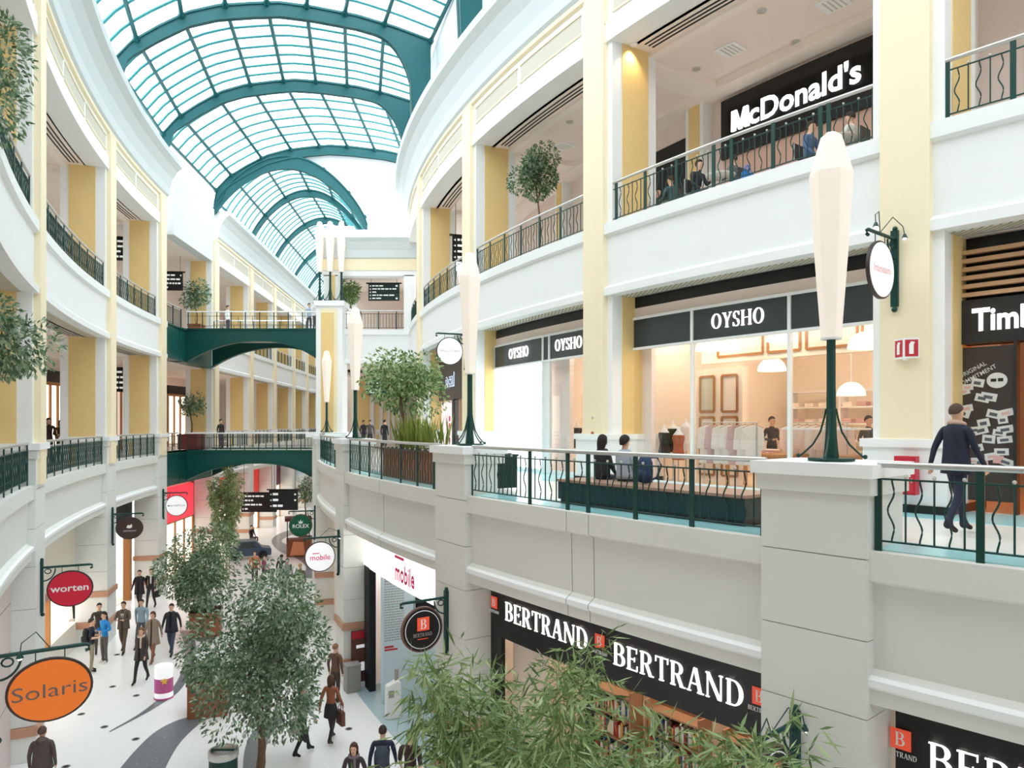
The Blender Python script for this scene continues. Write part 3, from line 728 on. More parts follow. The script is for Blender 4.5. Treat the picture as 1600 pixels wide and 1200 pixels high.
def hang_sign(path, u, d, z, side, label, face, rim, art, r=.48, ov=1.0, lampx=()):
    """bracket on the wall, arm, and a disc that hangs square to the wall; art(mb, T) draws on the face"""
    n = path.nrm(u); p = path.pos(u, d); rz = math.atan2(side * n.y, side * n.x)
    t = thing('hanging_sign', label, 'sign', (0, 0, 0)); X = side
    b = MB(); b.box(-.035 + .02 * X, .035 + .02 * X, -.06, .06, -.55, .75); b.ball((.04 * X, 0, -.6), .05, 0, 8); b.ball((.02 * X, 0, .78), .045, 0, 8); b.build('bracket', m_green, t)
    b = MB(); L = r * ov + .56
    b.tube([(.02 * X, 0, r + .12), (L * X, 0, r + .12)], .03, 8)
    b.tube([(L * X, 0, r + .12), ((L + .05) * X, 0, r + .10), ((L + .05) * X, 0, r + .04), (L * X, 0, r + .03)], .028, 8)
    b.tube([((.05 + .26 * math.sin(PI / 2 * i / 8)) * X, 0, r - .22 + .3 * (1 - math.cos(PI / 2 * i / 8))) for i in range(9)], .018, 6)
    b.tube([((.15 + .07 * math.cos(2 * PI * i / 10)) * X, 0, r + .02 + .06 * math.sin(2 * PI * i / 10)) for i in range(11)], .014, 6)
    b.build('arm', m_green, t)
    cx = (r * ov + .12) * X
    b = MB()
    for s in (-.18, .18): b.tube([(cx + s, 0, r + .12), (cx + s, 0, r * .9)], .008, 5)
    b.build('hanger', m_green, t)
    T = Matrix.Translation((cx, 0, 0)) @ Matrix.Rotation(PI / 2, 4, 'X')
    b = MB(); b.lathe([(r - .03, -.03), (r, -.026), (r, .026), (r - .03, .03)], 40, 0, smooth=False, T=T @ Matrix.Diagonal((ov, 1, 1, 1))); b.build('rim', rim, t)
    b = MB(); b.lathe([(r - .03, -.038), (r - .03, .038)], 40, 0, smooth=False, T=T @ Matrix.Diagonal((ov, 1, 1, 1))); f = b.build('face', face, t)
    mats = []; q = MB(); art(q, Matrix.Translation((cx, -.039, 0)), mats)
    if mats: q.build('lettering', mats, f)
    for lx in lampx:
        b = MB(); s = lx * X
        b.tube([(cx, 0, r + .14), (cx + s * .5, -.1, r + .42), (cx + s, -.16, r + .3), (cx + s * 1.05, -.18, r + .16)], .008, 5, 0)
        b.lathe([(.02, .07), (.05, .0)], 8, 0, (cx + s * 1.05, -.18, r + .1)); b.ball((cx + s * 1.05, -.18, r + .1), .035, 1, 8)
        b.build('spotlight', [m_green, m_lightbox], t)
    t.location = (p[0], p[1], z); t.rotation_euler = (0, 0, rz)
    return t
def art_text(body, cap, m, z=0, bold=0, squeeze=1.0, extra=None):
    def f(q, T, mats):
        mats.append(m); letters(q, body, cap, 0, z, 0, 0, bold, T=T, depth=.004, squeeze=squeeze)
        if extra: extra(q, T, mats)
    return f
def art_book(q, T, mats):
    mats += [m_trim, m_ltorange, m_lgrey]
    for rr in (.405,):
        q.prism([(x * 1, z) for x, z in [(rr * math.cos(2 * PI * i / 40), rr * math.sin(2 * PI * i / 40)) for i in range(40)]], -.004, 0, 0, T)
        q.prism([(.388 * math.cos(2 * PI * i / 40), .388 * math.sin(2 * PI * i / 40)) for i in range(40)], -.007, 0, 3, T)
    mats.append(m_black)
    q.box(-.13, .15, -.012, -.004, -.02, .26, 1, T); serif(q, 'B', .2, 0.02, .02, -.012, 0, .006, T)
    serif(q, 'BERTRAND', .075, 0, -.14, -.008, 2, .006, T, squeeze=.9); q.box(-.12, .12, -.012, -.008, -.2, -.185, 1, T)
hang_sign(R1, 32.75, .07, 3.85, -1, 'round black bookshop sign with orange B, on the pillar by the phone shop', m_black, m_ring, art_book)
hang_sign(R1, 41.0, .07, 3.85, -1, 'round black bookshop sign low on the nearest pillar, cut by the bottom edge', m_black, m_ring, art_book, lampx=(-.45, .55))
hang_sign(R2, 40.4, .13, 10.75, -1, 'white oval-looking hanging sign with faint pink script on the cream column', m_signwhite, m_rim2, art_text('Intimissimi', .13, m_ltpink, -.05, .004, .8), lampx=(-.5, .55))
hang_sign(R2, 23.8, .13, 10.7, -1, 'white round hanging sign with faint grey lettering beside the dark brown shop sign', m_signwhite, m_rim2, art_text('ERGOVISAO', .1, m_lgrey, -.04, 0, .9))
hang_sign(R1, 24.15, .07, 4.0, -1, 'white round sign with pink lettering, in front of the green sign', m_signwhite, m_rim2,
          art_text('mobile', .17, m_pink, -.1, .008, .95, lambda q, T, mm: q.box(-.24, -.02, -.006, 0, .1, .125, 0, T)), lampx=(-.55,))
hang_sign(R1, 15.9, .07, 3.9, -1, 'dark green round sign with crown and white capitals, behind the white one with pink lettering', m_signgreen, m_ring,
          art_text('ROLEX', .15, m_trim, -.1, .015, 1.0, lambda q, T, mm: (q.prism([(-.07, .08), (.07, .08), (.1, .22), (.045, .14), (0, .25), (-.045, .14), (-.1, .22)], -.006, 0, 0, T))))
hang_sign(LW, 25.9, .07, 4.0, 1, 'red oval sign with white lowercase lettering on the left pillar', m_signred, m_rim2, art_text('worten', .17, m_trim, -.06, .014, 1.15), r=.46, ov=1.12)
def art_bird(q, T, mats):
    mats += [m_trim, m_lgrey]
    q.prism([(-.1, .02), (.02, -.01), (.1, .04), (.09, .16), (.02, .11), (-.06, .12)], -.006, 0, 0, T); [q.box(-.2 + .05 * i, -.165 + .05 * i, -.006, 0, -.13, -.08, 1, T) for i in range(9)]
hang_sign(LW, 17.0, .07, 4.2, 1, 'dark brown oval sign with small white emblem on the left facade', m_signbrown, m_rim2, art_bird, r=.43, ov=1.12)
hang_sign(LW, 10.4, .07, 4.25, 1, 'white round sign with thin dark capitals by the red lit shop fascia', m_signwhite, m_rim2, art_text('MULTIOPTICAS', .085, m_blackletter, -.04, .003, .95), r=.5)
hang_sign(LW, 34.1, .25, 4.35, 1, 'orange oval sign with grey script, nearest on the left', m_orange, m_rim2, art_text('Solaris', .2, m_slate, -.1, -.004, 1.25), r=.46, ov=1.18, lampx=(-.35,))
# ---------------------------------------------------------------- shop fronts on the first gallery
m_peach = mat('store_wall_peach', (252, 241, 226), 0.6); m_storefloor = mat('store_floor_oak', (228, 200, 164), 0.4, noise=.06, scale=3)
m_frame = mat('moulding_brown', (176, 122, 70), 0.5); m_table = mat('display_table_wood', (214, 158, 104), 0.5); m_linen = mat('pale_garment', (248, 232, 222), .8)
m_skinw = mat('mannequin_white', (246, 240, 236), .4); m_blk = mat('black_fabric', (38, 36, 40), .8); m_rose = mat('rose_fabric', (222, 180, 176), .8); m_rust = mat('rust_fabric', (186, 96, 62), .8)
FD = -0.72
FR = {}
def shop_front(name_label, path, pxs, z_sign0, z_sign1, ztop, signs, panes, mframe=None, sign_m=None, cat='shop front'):
    """bulkhead, fascia, framed sign panels and panes; pxs are the mullion lines"""
    us = [hit(x, path, FD) for x in pxs]; lo, hi = us[0], us[-1]
    p = path.pos((lo + hi) / 2, FD); t = thing('shop_front', name_label, cat, (p[0], p[1], 6.7))
    b = MB(); b.abox(path, lo - path.m2u(.25), hi + path.m2u(.25), FD - .3, FD - .04, 11.12, 11.395); b.build('bulkhead', m_black, t)
    b = MB(); b.abox(path, lo - path.m2u(.25), hi + path.m2u(.25), FD - .25, FD - .02, ztop, 11.12); b.build('fascia', m_pinkwall, t)
    w = path.m2u(.035); f = MB()
    for i, u in enumerate(us): f.abox(path, u - w, u + w, FD - .06, FD + .04, 6.7, ztop, 0, 1)
    for z in (z_sign0 - .06, z_sign1): f.abox(path, lo - w, hi + w, FD - .06, FD + .04, z, z + .06, 0)
    f.abox(path, lo - w, hi + w, FD - .06, FD + .04, 6.7, 6.82, 0)
    f.build('frame', mframe or m_trim, t)
    for i in range(len(us) - 1):
        if signs[i]: 
            b = MB(); b.abox(path, us[i] + w, us[i + 1] - w, FD - .03, FD, z_sign0, z_sign1); b.build('sign_panel', sign_m or m_grey_sign, t)
        if panes[i]:
            b = MB(); b.abox(path, us[i] + w, us[i + 1] - w, FD - .02, FD - .005, 6.82, z_sign0 - .06)
            o = b.build('window_pane' if panes[i] is m_glass else 'blank_panel', panes[i], t)
    return t, us
def sign_text(t, path, u, z, fn):
    loc, rz = facing(path, u, FD + .005, z); q = MB(); fn(q, TM(loc, rz)); return q
front, us = shop_front('white-framed lingerie store front with three smoked sign panels, behind the bench', R2, [988, 1082, 1234, 1372], 10.12, 10.82, 10.88, [1, 1, 1], [m_glass] * 3)
q = sign_text(front, R2, hit(1153, R2, FD), 10.33, lambda q, T: serif(q, 'OYSHO', .33, 0, 0, 0, 0, .03, T)); q.build('lettering', m_letter, front)
front2, us2 = shop_front('white-framed lingerie store front with a blank lit white window, behind the lamp', R2, [766, 773, 849, 859, 914], 10.12, 10.82, 10.88, [1, 1, 1, 1], [m_glass, m_lightbox, m_trim, m_glass])
for px in (811, 889):
    q = sign_text(front2, R2, hit(px, R2, FD), 10.33, lambda q, T: serif(q, 'OYSHO', .33, 0, 0, 0, 0, .03, T)); q.build('lettering', m_letter, front2)

def store_room(path, u0, u1, depth, zc, wall, floor, lights, z0=6.7, base=FD):
    slab(path, u0, u1, base - depth - .2, base - depth, z0, zc, wall, 'wall_store_back')
    slab(path, u0, u1, base - depth, base - .05, z0 + .0, z0 + .025, floor, 'floor_store')
    slab(path, u0, u1, base - depth, base - .1, zc, zc + .15, mat('store_ceiling', (255, 246, 236), .7), 'ceiling_store')
    for u in (u0, u1):
        h = path.m2u(.08); slab(path, u - h, u + h, base - depth, base - .1, z0, zc, wall, 'wall_store_side')
    for (k, d) in lights:
        u = u0 + (u1 - u0) * k; h = path.m2u(.5); loc, rz = facing(path, u, base - d, zc)
        t = thing('ceiling_light', 'square recessed warm ceiling light inside a gallery store', 'light', loc, rz, 'recessed store ceiling lights')
        b = MB(); b.box(-.5, .5, -.25, .25, -.03, 0); b.build('diffuser', m_warm, t, local=True)
        b = MB()
        for x0, x1, y0, y1 in ((-.55, .55, -.3, -.25), (-.55, .55, .25, .3), (-.55, -.5, -.3, .3), (.5, .55, -.3, .3)): b.box(x0, x1, y0, y1, -.045, 0)
        b.build('frame', m_trim, t, local=True)

uA, uB = us[0] - R2.m2u(.05), us[-1] + R2.m2u(.05)
store_room(R2, uA, uB, 6.2, 10.86, m_peach, m_storefloor, [(.15, 1.2), (.5, 1.2), (.85, 1.2), (.2, 3.6), (.55, 3.6), (.85, 3.6)])
store_room(R2, us2[0], us2[-1] + R2.m2u(.3), 5.0, 10.86, m_peach, m_storefloor, [(.85, 1.0), (.8, 3.0)])
def wx(px, d, path=R2): return hit(px, path, d)
def spot3(px, d, z=6.725, path=R2): return facing(path, wx(px, d, path), d, z)
# panelled frieze and partition with brown mouldings
b = MB(); b.abox(R2, wx(1096, -2.6), wx(1376, -2.6), -2.8, -2.6, 9.75, 10.86); struct('wall_store_frieze', b, m_peach)
def moulding(px0, px1, d, z0, z1, m=m_frame):
    a, c = wx(px0, d), wx(px1, d); w = R2.m2u(.03); b = MB()
    for z in (z0, z1): b.abox(R2, min(a, c), max(a, c), d, d + .02, z - .03, z + .03, 0, 3)
    for u in (a, c): b.abox(R2, u - w, u + w, d, d + .021, z0, z1, 0, 1)
    struct('trim_moulding', b, m)
for x0, x1 in ((1122, 1192), (1200, 1250), (1260, 1340), (1348, 1372)): moulding(x0, x1, -2.59, 9.9, 10.55)
b = MB(); b.abox(R2, wx(1088, -2.4), wx(1160, -2.4), -2.6, -2.4, 6.72, 9.6); struct('wall_store_partition', b, m_peach)
for x0, x1, z0, z1 in ((1094, 1116, 8.5, 9.4), (1128, 1152, 8.5, 9.4), (1094, 1116, 6.9, 8.36), (1128, 1152, 6.9, 8.36)): moulding(x0, x1, -2.39, z0, z1)
b = MB(); b.abox(R2, wx(1096, -2.38), wx(1114, -2.38), -2.39, -2.385, 8.55, 9.35); struct('wall_store_mirror', b, mat('grey_green_panel', (206, 206, 186), .3))
b = MB(); b.abox(R2, wx(992, -1.0), wx(1018, -1.0), -1.15, -1.0, 6.72, 10.2); struct('wall_store_partition', b, mat('partition_pale', (250, 234, 228), .6))
b = MB(); b.abox(R2, wx(858, -1.0), wx(890, -1.0), -1.15, -1.0, 6.72, 10.6); struct('wall_store_partition', b, mat('partition_pale', (250, 238, 232), .6))
b = MB(); b.abox(R2, wx(1051, -6.8), wx(1060, -6.8), -6.9, -6.85, 6.72, 9.1); struct('door_1', b, mat('dark_doorway', (60, 44, 36), .6))

def pendant(px, d, z, label, r=.34, ceil=10.86):
    loc, rz = spot3(px, d, z); t = thing('pendant_lamp', label, 'lamp', loc, 0, 'white dome pendants in the lingerie store')
    b = MB(); b.lathe([(r * math.cos(rad(a)), r * math.sin(rad(a))) for a in range(0, 91, 10)][::1] , 20, 0); b.build('shade', mat('dome_shade', (255, 246, 232), .5, emit=1.2, ecol=(255, 238, 214)), t, local=True)
    b = MB(); b.tube([(0, 0, r), (0, 0, ceil - z)], .012, 6); b.build('cord', m_trim, t, local=True)
for px, d, z, l in ((1134, -2.0, 10.0, 'white dome pendant near the left framed panel'), (1206, -3.2, 9.5, 'white dome pendant hanging low behind the middle mullion'), (1222, -1.9, 10.05, 'white dome pendant just left of the middle mullion'),
                    (1352, -2.0, 9.75, 'white dome pendant near the right edge of the store window'), (1330, -5.0, 8.9, 'large white dome pendant deep in the store, right part', ), (1108, -1.9, 10.0, 'white dome pendant right behind the left mullion')):
    pendant(px, d, z, l)
def table(px, d, w, dp, h, label):
    loc, rz = spot3(px, d); t = thing('display_table', label, 'table', loc, rz)
    b = MB(); b.box(-w / 2, w / 2, -dp / 2, dp / 2, h - .06, h); b.build('tabletop', m_table, t, local=True)
    b = MB(); b.box(-w / 2 + .05, w / 2 - .05, -dp / 2 + .05, dp / 2 - .05, h - .2, h - .06); b.build('apron', m_table, t, local=True)
    for x in (-1, 1):
        for y in (-1, 1): b = MB(); b.box(x * (w / 2 - .06) - .035, x * (w / 2 - .06) + .035, y * (dp / 2 - .06) - .035, y * (dp / 2 - .06) + .035, 0, h - .06); b.build('leg', m_table, t, local=True)
    return loc, rz, h
def pile(loc, rz, x, y, z, n, label, ms):
    T = TM(loc, rz)
    for i in range(n):
        p = T @ Vector((x, y, z + i * .05)); o = thing('folded_garment', label + (', top of its pile' if i == n - 1 else ', lower in its pile'), 'garment', p, rz + random.uniform(-.1, .1), 'folded garments on the store tables')
        b = MB(); b.box(-.16, .16, -.12, .12, .002, .046); g = b.build('cloth', ms[i % len(ms)], o, local=True, bevel=.015)
        b = MB(); b.box(-.05, .05, -.125, -.118, .012, .03); b.build('tag', m_trim, o, local=True)
l1 = table(1196, -1.9, 1.7, .8, .8, 'oak display table with pale garments in the lingerie store, middle')
pile(l1[0], l1[1], -.5, 0, .8, 3, 'folded pale garment at the left of the middle store table', [m_linen, m_rose])
pile(l1[0], l1[1], .1, .05, .8, 2, 'folded rose garment in the middle of the store table', [m_rose, m_linen])
l2 = table(1352, -2.2, 1.3, .7, .8, 'oak display table at the right end of the lingerie store')
pile(l2[0], l2[1], 0, 0, .8, 2, 'folded pale garment on the right-hand store table', [m_linen])
def rack(px, d, n, label, glabel, ms):
    loc, rz = spot3(px, d); t = thing('garment_rack', label, 'clothes rack', loc, rz)
    b = MB()
    b.tube([(-.75, 0, 1.5), (.75, 0, 1.5)], .015, 8); b.build('rail', m_chrome, t, local=True)
    for x in (-.72, .72): b = MB(); b.tube([(x, 0, 0), (x, 0, 1.5)], .015, 8); b.box(x - .02, x + .02, -.25, .25, 0, .03); b.build('leg', m_chrome, t, local=True)
    T = TM(loc, rz)
    for i in range(n):
        p = T @ Vector((-.62 + 1.24 * i / (n - 1), 0, 1.5)); o = thing('hanging_garment', glabel, 'garment', p, rz + random.uniform(-.2, .2) + .5, 'hanging garments in the lingerie store')
        b = MB(); w = .22; b.prism([(-.05, -.06), (-w, -.13), (-w - .04, -.6), (-w + .05, -.62), (-w + .02, -.95), (w - .02, -.95), (w - .05, -.62), (w + .04, -.6), (w, -.13), (.05, -.06)], -.03, .03); b.build('dress', ms[i % len(ms)], o, local=True, bevel=.02)
        b = MB(); b.tube([(-w, 0, -.12), (0, 0, -.04), (w, 0, -.12)], .008, 5); b.tube([(0, 0, -.04), (0, 0, -.01), (.02, 0, .02)], .006, 5); b.build('hanger', m_frame, o, local=True)
rack(1140, -1.1, 7, 'chrome rack of pale garments left of the oak store table', 'pale garment hanging on the rack left of the oak store table', [m_linen, m_rose, m_linen])
rack(1275, -2.4, 7, 'chrome rack of white garments right of the middle mullion', 'white garment on the rack right of the middle mullion', [m_linen, m_skinw])
def mannequin(px, d, label, top, h=1.5):
    loc, rz = spot3(px, d); t = thing('mannequin', label, 'mannequin', loc, rz)
    pr = [(.02, .0), (.17, .0), (.165, .12), (.12, .3), (.13, .4), (.165, .52), (.15, .6), (.08, .68), (.045, .72), (.045, .78), (.02, .8)]
    b = MB(); b.lathe([(r, z + h - .8) for r, z in pr], 16, 0, sy=.68); b.build('torso', m_skinw, t, local=True)
    b = MB(); b.lathe([(r + .012, z + h - .8) for r, z in pr[1:7]], 16, 0, sy=.7); b.build('bodice', top, t, local=True)
    b = MB(); b.tube([(0, 0, .02), (0, 0, h - .78)], .02, 8); b.lathe([(.2, 0), (.2, .02), (.02, .04)], 16); b.build('stand', m_chrome, t, local=True)
mannequin(1038, -1.3, 'white mannequin in black bodice behind the left store pane', m_blk, 1.45); mannequin(1052, -1.6, 'white mannequin in black lace beside the seated pair', m_blk, 1.55)
mannequin(1072, -1.5, 'white mannequin in pale bodice next to the left mullion', m_linen, 1.6); mannequin(1060, -1.0, 'white mannequin in rust bodice behind the other mannequins of the left pane', m_rust, 1.4)
mannequin(902, -1.4, 'white mannequin in black bodice beside the blank lit window', m_blk, 1.55)
def shelf_unit(px, d, w, label):
    loc, rz = spot3(px, d); t = thing('shelf_unit', label, 'shelves', loc, rz)
    for x in (-w / 2, w / 2 - .05): b = MB(); b.box(x, x + .05, 0, .4, 0, 2.4); b.build('side_panel', m_trim, t, local=True)
    for k in range(6): b = MB(); b.box(-w / 2 + .05, w / 2 - .05, 0, .4, .1 + k * .45, .14 + k * .45); b.build('shelf', m_trim, t, local=True)
    T = TM(loc, rz)
    for k in range(1, 5):
        for j in range(3):
            p = T @ Vector((-w / 3 + j * w / 3, .18, .142 + k * .45)); o = thing('folded_garment', 'folded garment on the white shelves, ' + label.split(', ')[-1], 'garment', p, rz, 'folded garments on white shelves')
            b = MB(); b.box(-.13, .13, -.14, .14, 0, .12); b.build('cloth', random.choice([m_linen, m_rose, m_peach]), o, local=True, bevel=.02)
shelf_unit(1040, -6.2, 1.3, 'white shelf unit against the store back wall, left'); shelf_unit(1262, -6.2, 1.3, 'white shelf unit against the store back wall, middle'); shelf_unit(1344, -6.1, 1.2, 'white shelf unit against the store back wall, right end')
for px, l in ((1258, 'white glazed display cabinet with garments right of the middle mullion'), (1322, 'white glazed display cabinet behind the nearest lamp pole')):
    loc, rz = spot3(px, -1.4); t = thing('display_cabinet', l, 'cabinet', loc, rz)
    b = MB(); b.box(-.33, .33, -.3, .3, 0, .7); b.build('plinth', m_trim, t, local=True, bevel=.01); b = MB(); b.box(-.33, .33, -.3, .3, .7, 1.35); b.build('glass_top', m_glass, t, local=True)
    b = MB(); b.box(-.35, .35, -.32, .32, 1.35, 1.39); b.build('lid', m_trim, t, local=True)

# outdoor-wear store ----------------------------------------------------
m_slatwood = mat('slat_wood', (206, 164, 128), .5, noise=.06, scale=6); m_darkpanel = mat('charcoal_panel', (44, 42, 42), .5); m_poster = mat('collage_panel', (66, 58, 54), .35); m_orangewood = mat('orange_wood_with_glow', (236, 148, 72), .5, emit=.45)  # orange timber glows by itself: store light put into the material
ua, ub = hit(1479, R2, FD), 47.6
p = R2.pos(44, FD); t = thing('shop_front', 'black outdoor-wear store front with timber louvres above its sign', 'shop front', (p[0], p[1], 6.7))
b = MB(); b.abox(R2, ua - .2, ub, FD - .4, FD - .25, 9.55, 11.395); b.build('bulkhead', m_black, t)
for k in range(6): b = MB(); b.abox(R2, ua, ub, FD - .14, FD - .02, 10.36 + .145 * k, 10.43 + .145 * k); b.build('louvre', m_slatwood, t)
b = MB(); b.abox(R2, ua, ub, FD - .25, FD - .02, 9.56, 10.30); sp = b.build('sign_panel', m_darkpanel, t)
q = MB(); loc, rz = facing(R2, hit(1520, R2, FD), FD - .015, 9.77); letters(q, 'Timberland', .36, 0, 0, 0, 0, .03, 'LEFT', .05, TM(loc, rz), .82); q.build('lettering', m_letter, sp)
b = MB(); h = R2.m2u(.1); b.abox(R2, ua, ua + h * 1.2, FD - .2, FD - .02, 6.7, 9.56); b.abox(R2, hit(1583, R2, FD), hit(1583, R2, FD) + h * .5, FD - .2, FD - .02, 6.7, 9.56); b.build('jamb', m_darkpanel, t)
b = MB(); ca, cb = hit(1490, R2, FD), hit(1582, R2, FD); b.abox(R2, ca, cb, FD - .12, FD - .08, 6.9, 9.5); cp = b.build('collage_panel', m_poster, t)
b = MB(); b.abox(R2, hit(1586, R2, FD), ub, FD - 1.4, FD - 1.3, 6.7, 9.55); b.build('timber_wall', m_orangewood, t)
m_card = mat('photo_card', (226, 222, 218), .5); m_cardpink = mat('photo_card_pink', (226, 176, 170), .5); m_cardgrey = mat('photo_card_dark', (92, 96, 100), .5)
rnd = random.Random(4)
cards = [(1512, 605), (1528, 598), (1505, 612), (1545, 620), (1535, 622), (1511, 638), (1503, 645), (1553, 647), (1572, 645), (1567, 656), (1537, 661), (1522, 672), (1533, 672), (1571, 671), (1562, 676), (1570, 687), (1545, 686), (1528, 700), (1565, 706), (1550, 713), (1560, 718), (1533, 722), (1572, 722), (1520, 720)]
q = MB()
for x, y in cards:
    u = hit(x, R2, FD - .08); z = zat(y, R2, u, FD - .08); loc, rz = facing(R2, u, FD - .079, z); w, hh = rnd.uniform(.07, .13), rnd.uniform(.05, .07); a = rnd.uniform(-.35, .35)
    T = TM(loc, rz) @ Matrix.Rotation(a, 4, 'Y'); q.box(-w, w, -.006 - rnd.random() * .004, 0, -hh, hh, rnd.choice([0, 0, 1]), T); q.box(-w * .6, w * .5, -.012, -.004, -hh * .5, hh * .3, rnd.choice([1, 2, 2]), T)
q.build('photo_prints', [m_card, m_cardpink, m_cardgrey], cp)
q = MB(); u = hit(1558, R2, FD - .08); loc, rz = facing(R2, u, FD - .079, zat(594, R2, u, FD)); T = TM(loc, rz)
q.prism([(.15 * math.cos(2 * PI * i / 24), .13 * math.sin(2 * PI * i / 24)) for i in range(24)], -.008, 0, 0, T); q.box(-.09, -.01, -.012, -.008, -.02, .03, 1, T); q.box(.015, .09, -.012, -.008, -.02, .035, 1, T)
u = hit(1527, R2, FD - .08); loc, rz = facing(R2, u, FD - .079, zat(590, R2, u, FD)); letters(q, 'ORIGINAL', .07, 0, .12, 0, 0, .004, T=TM(loc, rz) @ Matrix.Rotation(-.5, 4, 'Y'), depth=.006); letters(q, 'COMMITMENT', .07, 0, 0, 0, 0, .004, T=TM(loc, rz) @ Matrix.Rotation(-.5, 4, 'Y'), depth=.006)
q.build('slogan', [m_card, m_blackletter], cp)
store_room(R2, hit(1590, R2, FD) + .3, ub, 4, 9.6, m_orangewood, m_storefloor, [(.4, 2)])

# dark brown shop -------------------------------------------------------
ua, ub = hit(676, R2, FD), hit(727, R2, FD)
p = R2.pos((ua + ub) / 2, FD); t = thing('shop_front', 'dark brown shop front with pale blue graffiti-style logo, left of the blank lit window', 'shop front', (p[0], p[1], 6.7))
b = MB(); b.abox(R2, ua, ub + 1.2, FD - .3, FD - .05, 10.9, 11.39); b.build('bulkhead', mat('pale_bulkhead', (206, 198, 190), .6), t)
b = MB(); b.abox(R2, ua, ub + 1.2, FD - .2, FD, 9.2, 10.9); sp = b.build('sign_panel', m_brown, t)
def cloud(q, T):
    letters(q, 'açai', .56, 0, -.15, 0, 0, .05, T=T, depth=.02, squeeze=1.25); letters(q, 'açai', .56, 0, -.15, -.02, 1, -.006, T=T, depth=.02, squeeze=1.25)
q = sign_text(t, R2, hit(704, R2, FD), 9.9, cloud); q.build('lettering', [mat('logo_pale_blue', (214, 228, 250), .5, emit=.4), m_brown], sp)
b = MB(); h = R2.m2u(.14); b.abox(R2, ua, ua + 3 * h, FD - .2, FD, 6.7, 9.2); b.abox(R2, hit(706, R2, FD), hit(709, R2, FD), FD - .2, FD, 6.7, 9.2); b.build('jamb', m_black, t)
b = MB(); b.abox(R2, hit(687, R2, FD), hit(705, R2, FD), FD - .12, FD - .08, 6.75, 9.15); po = b.build('poster', mat('poster_pink', (250, 226, 230), .4, emit=.3), t)
loc, rz = facing(R2, hit(700, R2, FD), FD - .075, 7.0); q = MB(); [q.box(-.12, .12, -.01, 0, .1 + .3 * i, .32 + .3 * i, 0, TM(loc, rz)) for i in range(5)]; q.box(-.14, .14, -.004, 0, -.1, 1.7, 1, TM(loc, rz)); q.build('lettering', [mat('logo_crimson', (214, 36, 74), .5), po.data.materials[0]], po)
b = MB(); b.abox(R2, hit(709, R2, FD), ub + .9, FD - .03, FD - .01, 6.75, 9.15); b.build('window_pane', m_glass, t)
store_room(R2, ua, ub + 1.0, 4, 9.3, m_peach, m_storefloor, [(.7, 1.2)])

# upper gallery: burger restaurant --------------------------------------
UD = -4.58
ua, ub = hit(1131, R2, UD), hit(1372, R2, UD) + .8
p = R2.pos((ua + ub) / 2, UD); t = thing('sign_board', 'long black restaurant sign with white rounded capitals on the upper gallery', 'sign', (p[0], p[1], 16.0))
b = MB(); b.abox(R2, ua, ub, UD, UD + .12, 15.75, 17.42); b.build('panel', m_black, t)
uc = hit(1245, R2, UD); loc, rz = facing(R2, uc, UD + .125, 16.2); q = MB(); T = TM(loc, rz); letters(q, "cDonald's", .56, .24, .2, 0, 0, .028, T=T, depth=.05, squeeze=1.0)
for poly in ([(-1.96, .2), (-1.81, .2), (-1.80, .76), (-1.95, .76)], [(-1.52, .2), (-1.36, .2), (-1.40, .76), (-1.55, .76)], [(-1.95, .76), (-1.78, .76), (-1.60, .2), (-1.72, .2)], [(-1.55, .76), (-1.40, .76), (-1.60, .2), (-1.72, .2)]): q.prism(poly, -.05, 0, 0, T); q.box(-2.1, 2.2, -.003, 0, .05, .85, 1, T); q.build('lettering', [m_letter, m_black], t)
b = MB(); b.abox(R2, hit(1003, R2, UD), hit(1078, R2, UD), UD, UD + .05, 13.2, 16.9); struct('window_shuttered', b, m_black)
b = MB(); b.abox(R2, ua, ub, UD, UD + .03, 13.2, 15.75); struct('wall_restaurant', b, mat('restaurant_wall', (226, 186, 168), .6))
for x in (1098, 886, 1500, 690):
    u = hit(x, R2, UD); h = R2.m2u(.38); b = MB(); b.abox(R2, u - h, u + h, UD - .1, UD + .35, 13.2, 17.6, 0, 1); b.abox(R2, u - h * .62, u + h * .62, UD, UD + .37, 13.2, 17.55, 1, 1); struct('column', b, [m_trim, m_yellow])
def fixture_panel(px, py, path=R2, z=17.75):
    d = -2.4; s = FPX
    # where the sight line meets the ceiling plane
    Y = FPX * (z - EYE) / (HZ - py); X = (px - 800) * Y / FPX
    t = thing('ceiling_panel', 'square white access panel in the upper gallery ceiling above the %s' % ('restaurant sign' if px > 1000 else 'ficus tree'), 'ceiling panel', (X, Y, z), rad(40))
    b = MB(); b.box(-.3, .3, -.3, .3, -.03, 0); b.build('plate', m_trim, t, local=True, bevel=.008)
    b = MB()
    for k in range(4): b.box(-.25, .25, -.2 + k * .11, -.16 + k * .11, -.036, -.03)
    b.build('grille', m_vent, t, local=True)
for x, y in ((1142, 77), (1303, 5), (880, 228)): fixture_panel(x, y)
def downlight(px, py, z=17.75, lit=False, label=''):
    Y = FPX * (z - EYE) / (HZ - py); X = (px - 800) * Y / FPX
    t = thing('downlight', label, 'light', (X, Y, z), 0, 'ceiling downlights')
    b = MB(); b.lathe([(.09, -.02), (.11, -.03), (.11, 0.0)], 16); b.build('ring', m_chrome if not lit else m_trim, t, local=True)
    b = MB(); b.lathe([(.088, -.018), (.088, -.008)], 16); b.build('lens', m_spot if lit else m_vent, t, local=True)
    return X, Y
for x, y, l in ((1088, 107, 'unlit downlight left of the restaurant sign'), (1243, 65, 'unlit downlight above the restaurant lettering'), (890, 190, 'unlit downlight above the ficus crown'), (1190, 16, 'unlit downlight near the top edge over the restaurant')): downlight(x, y, label=l)
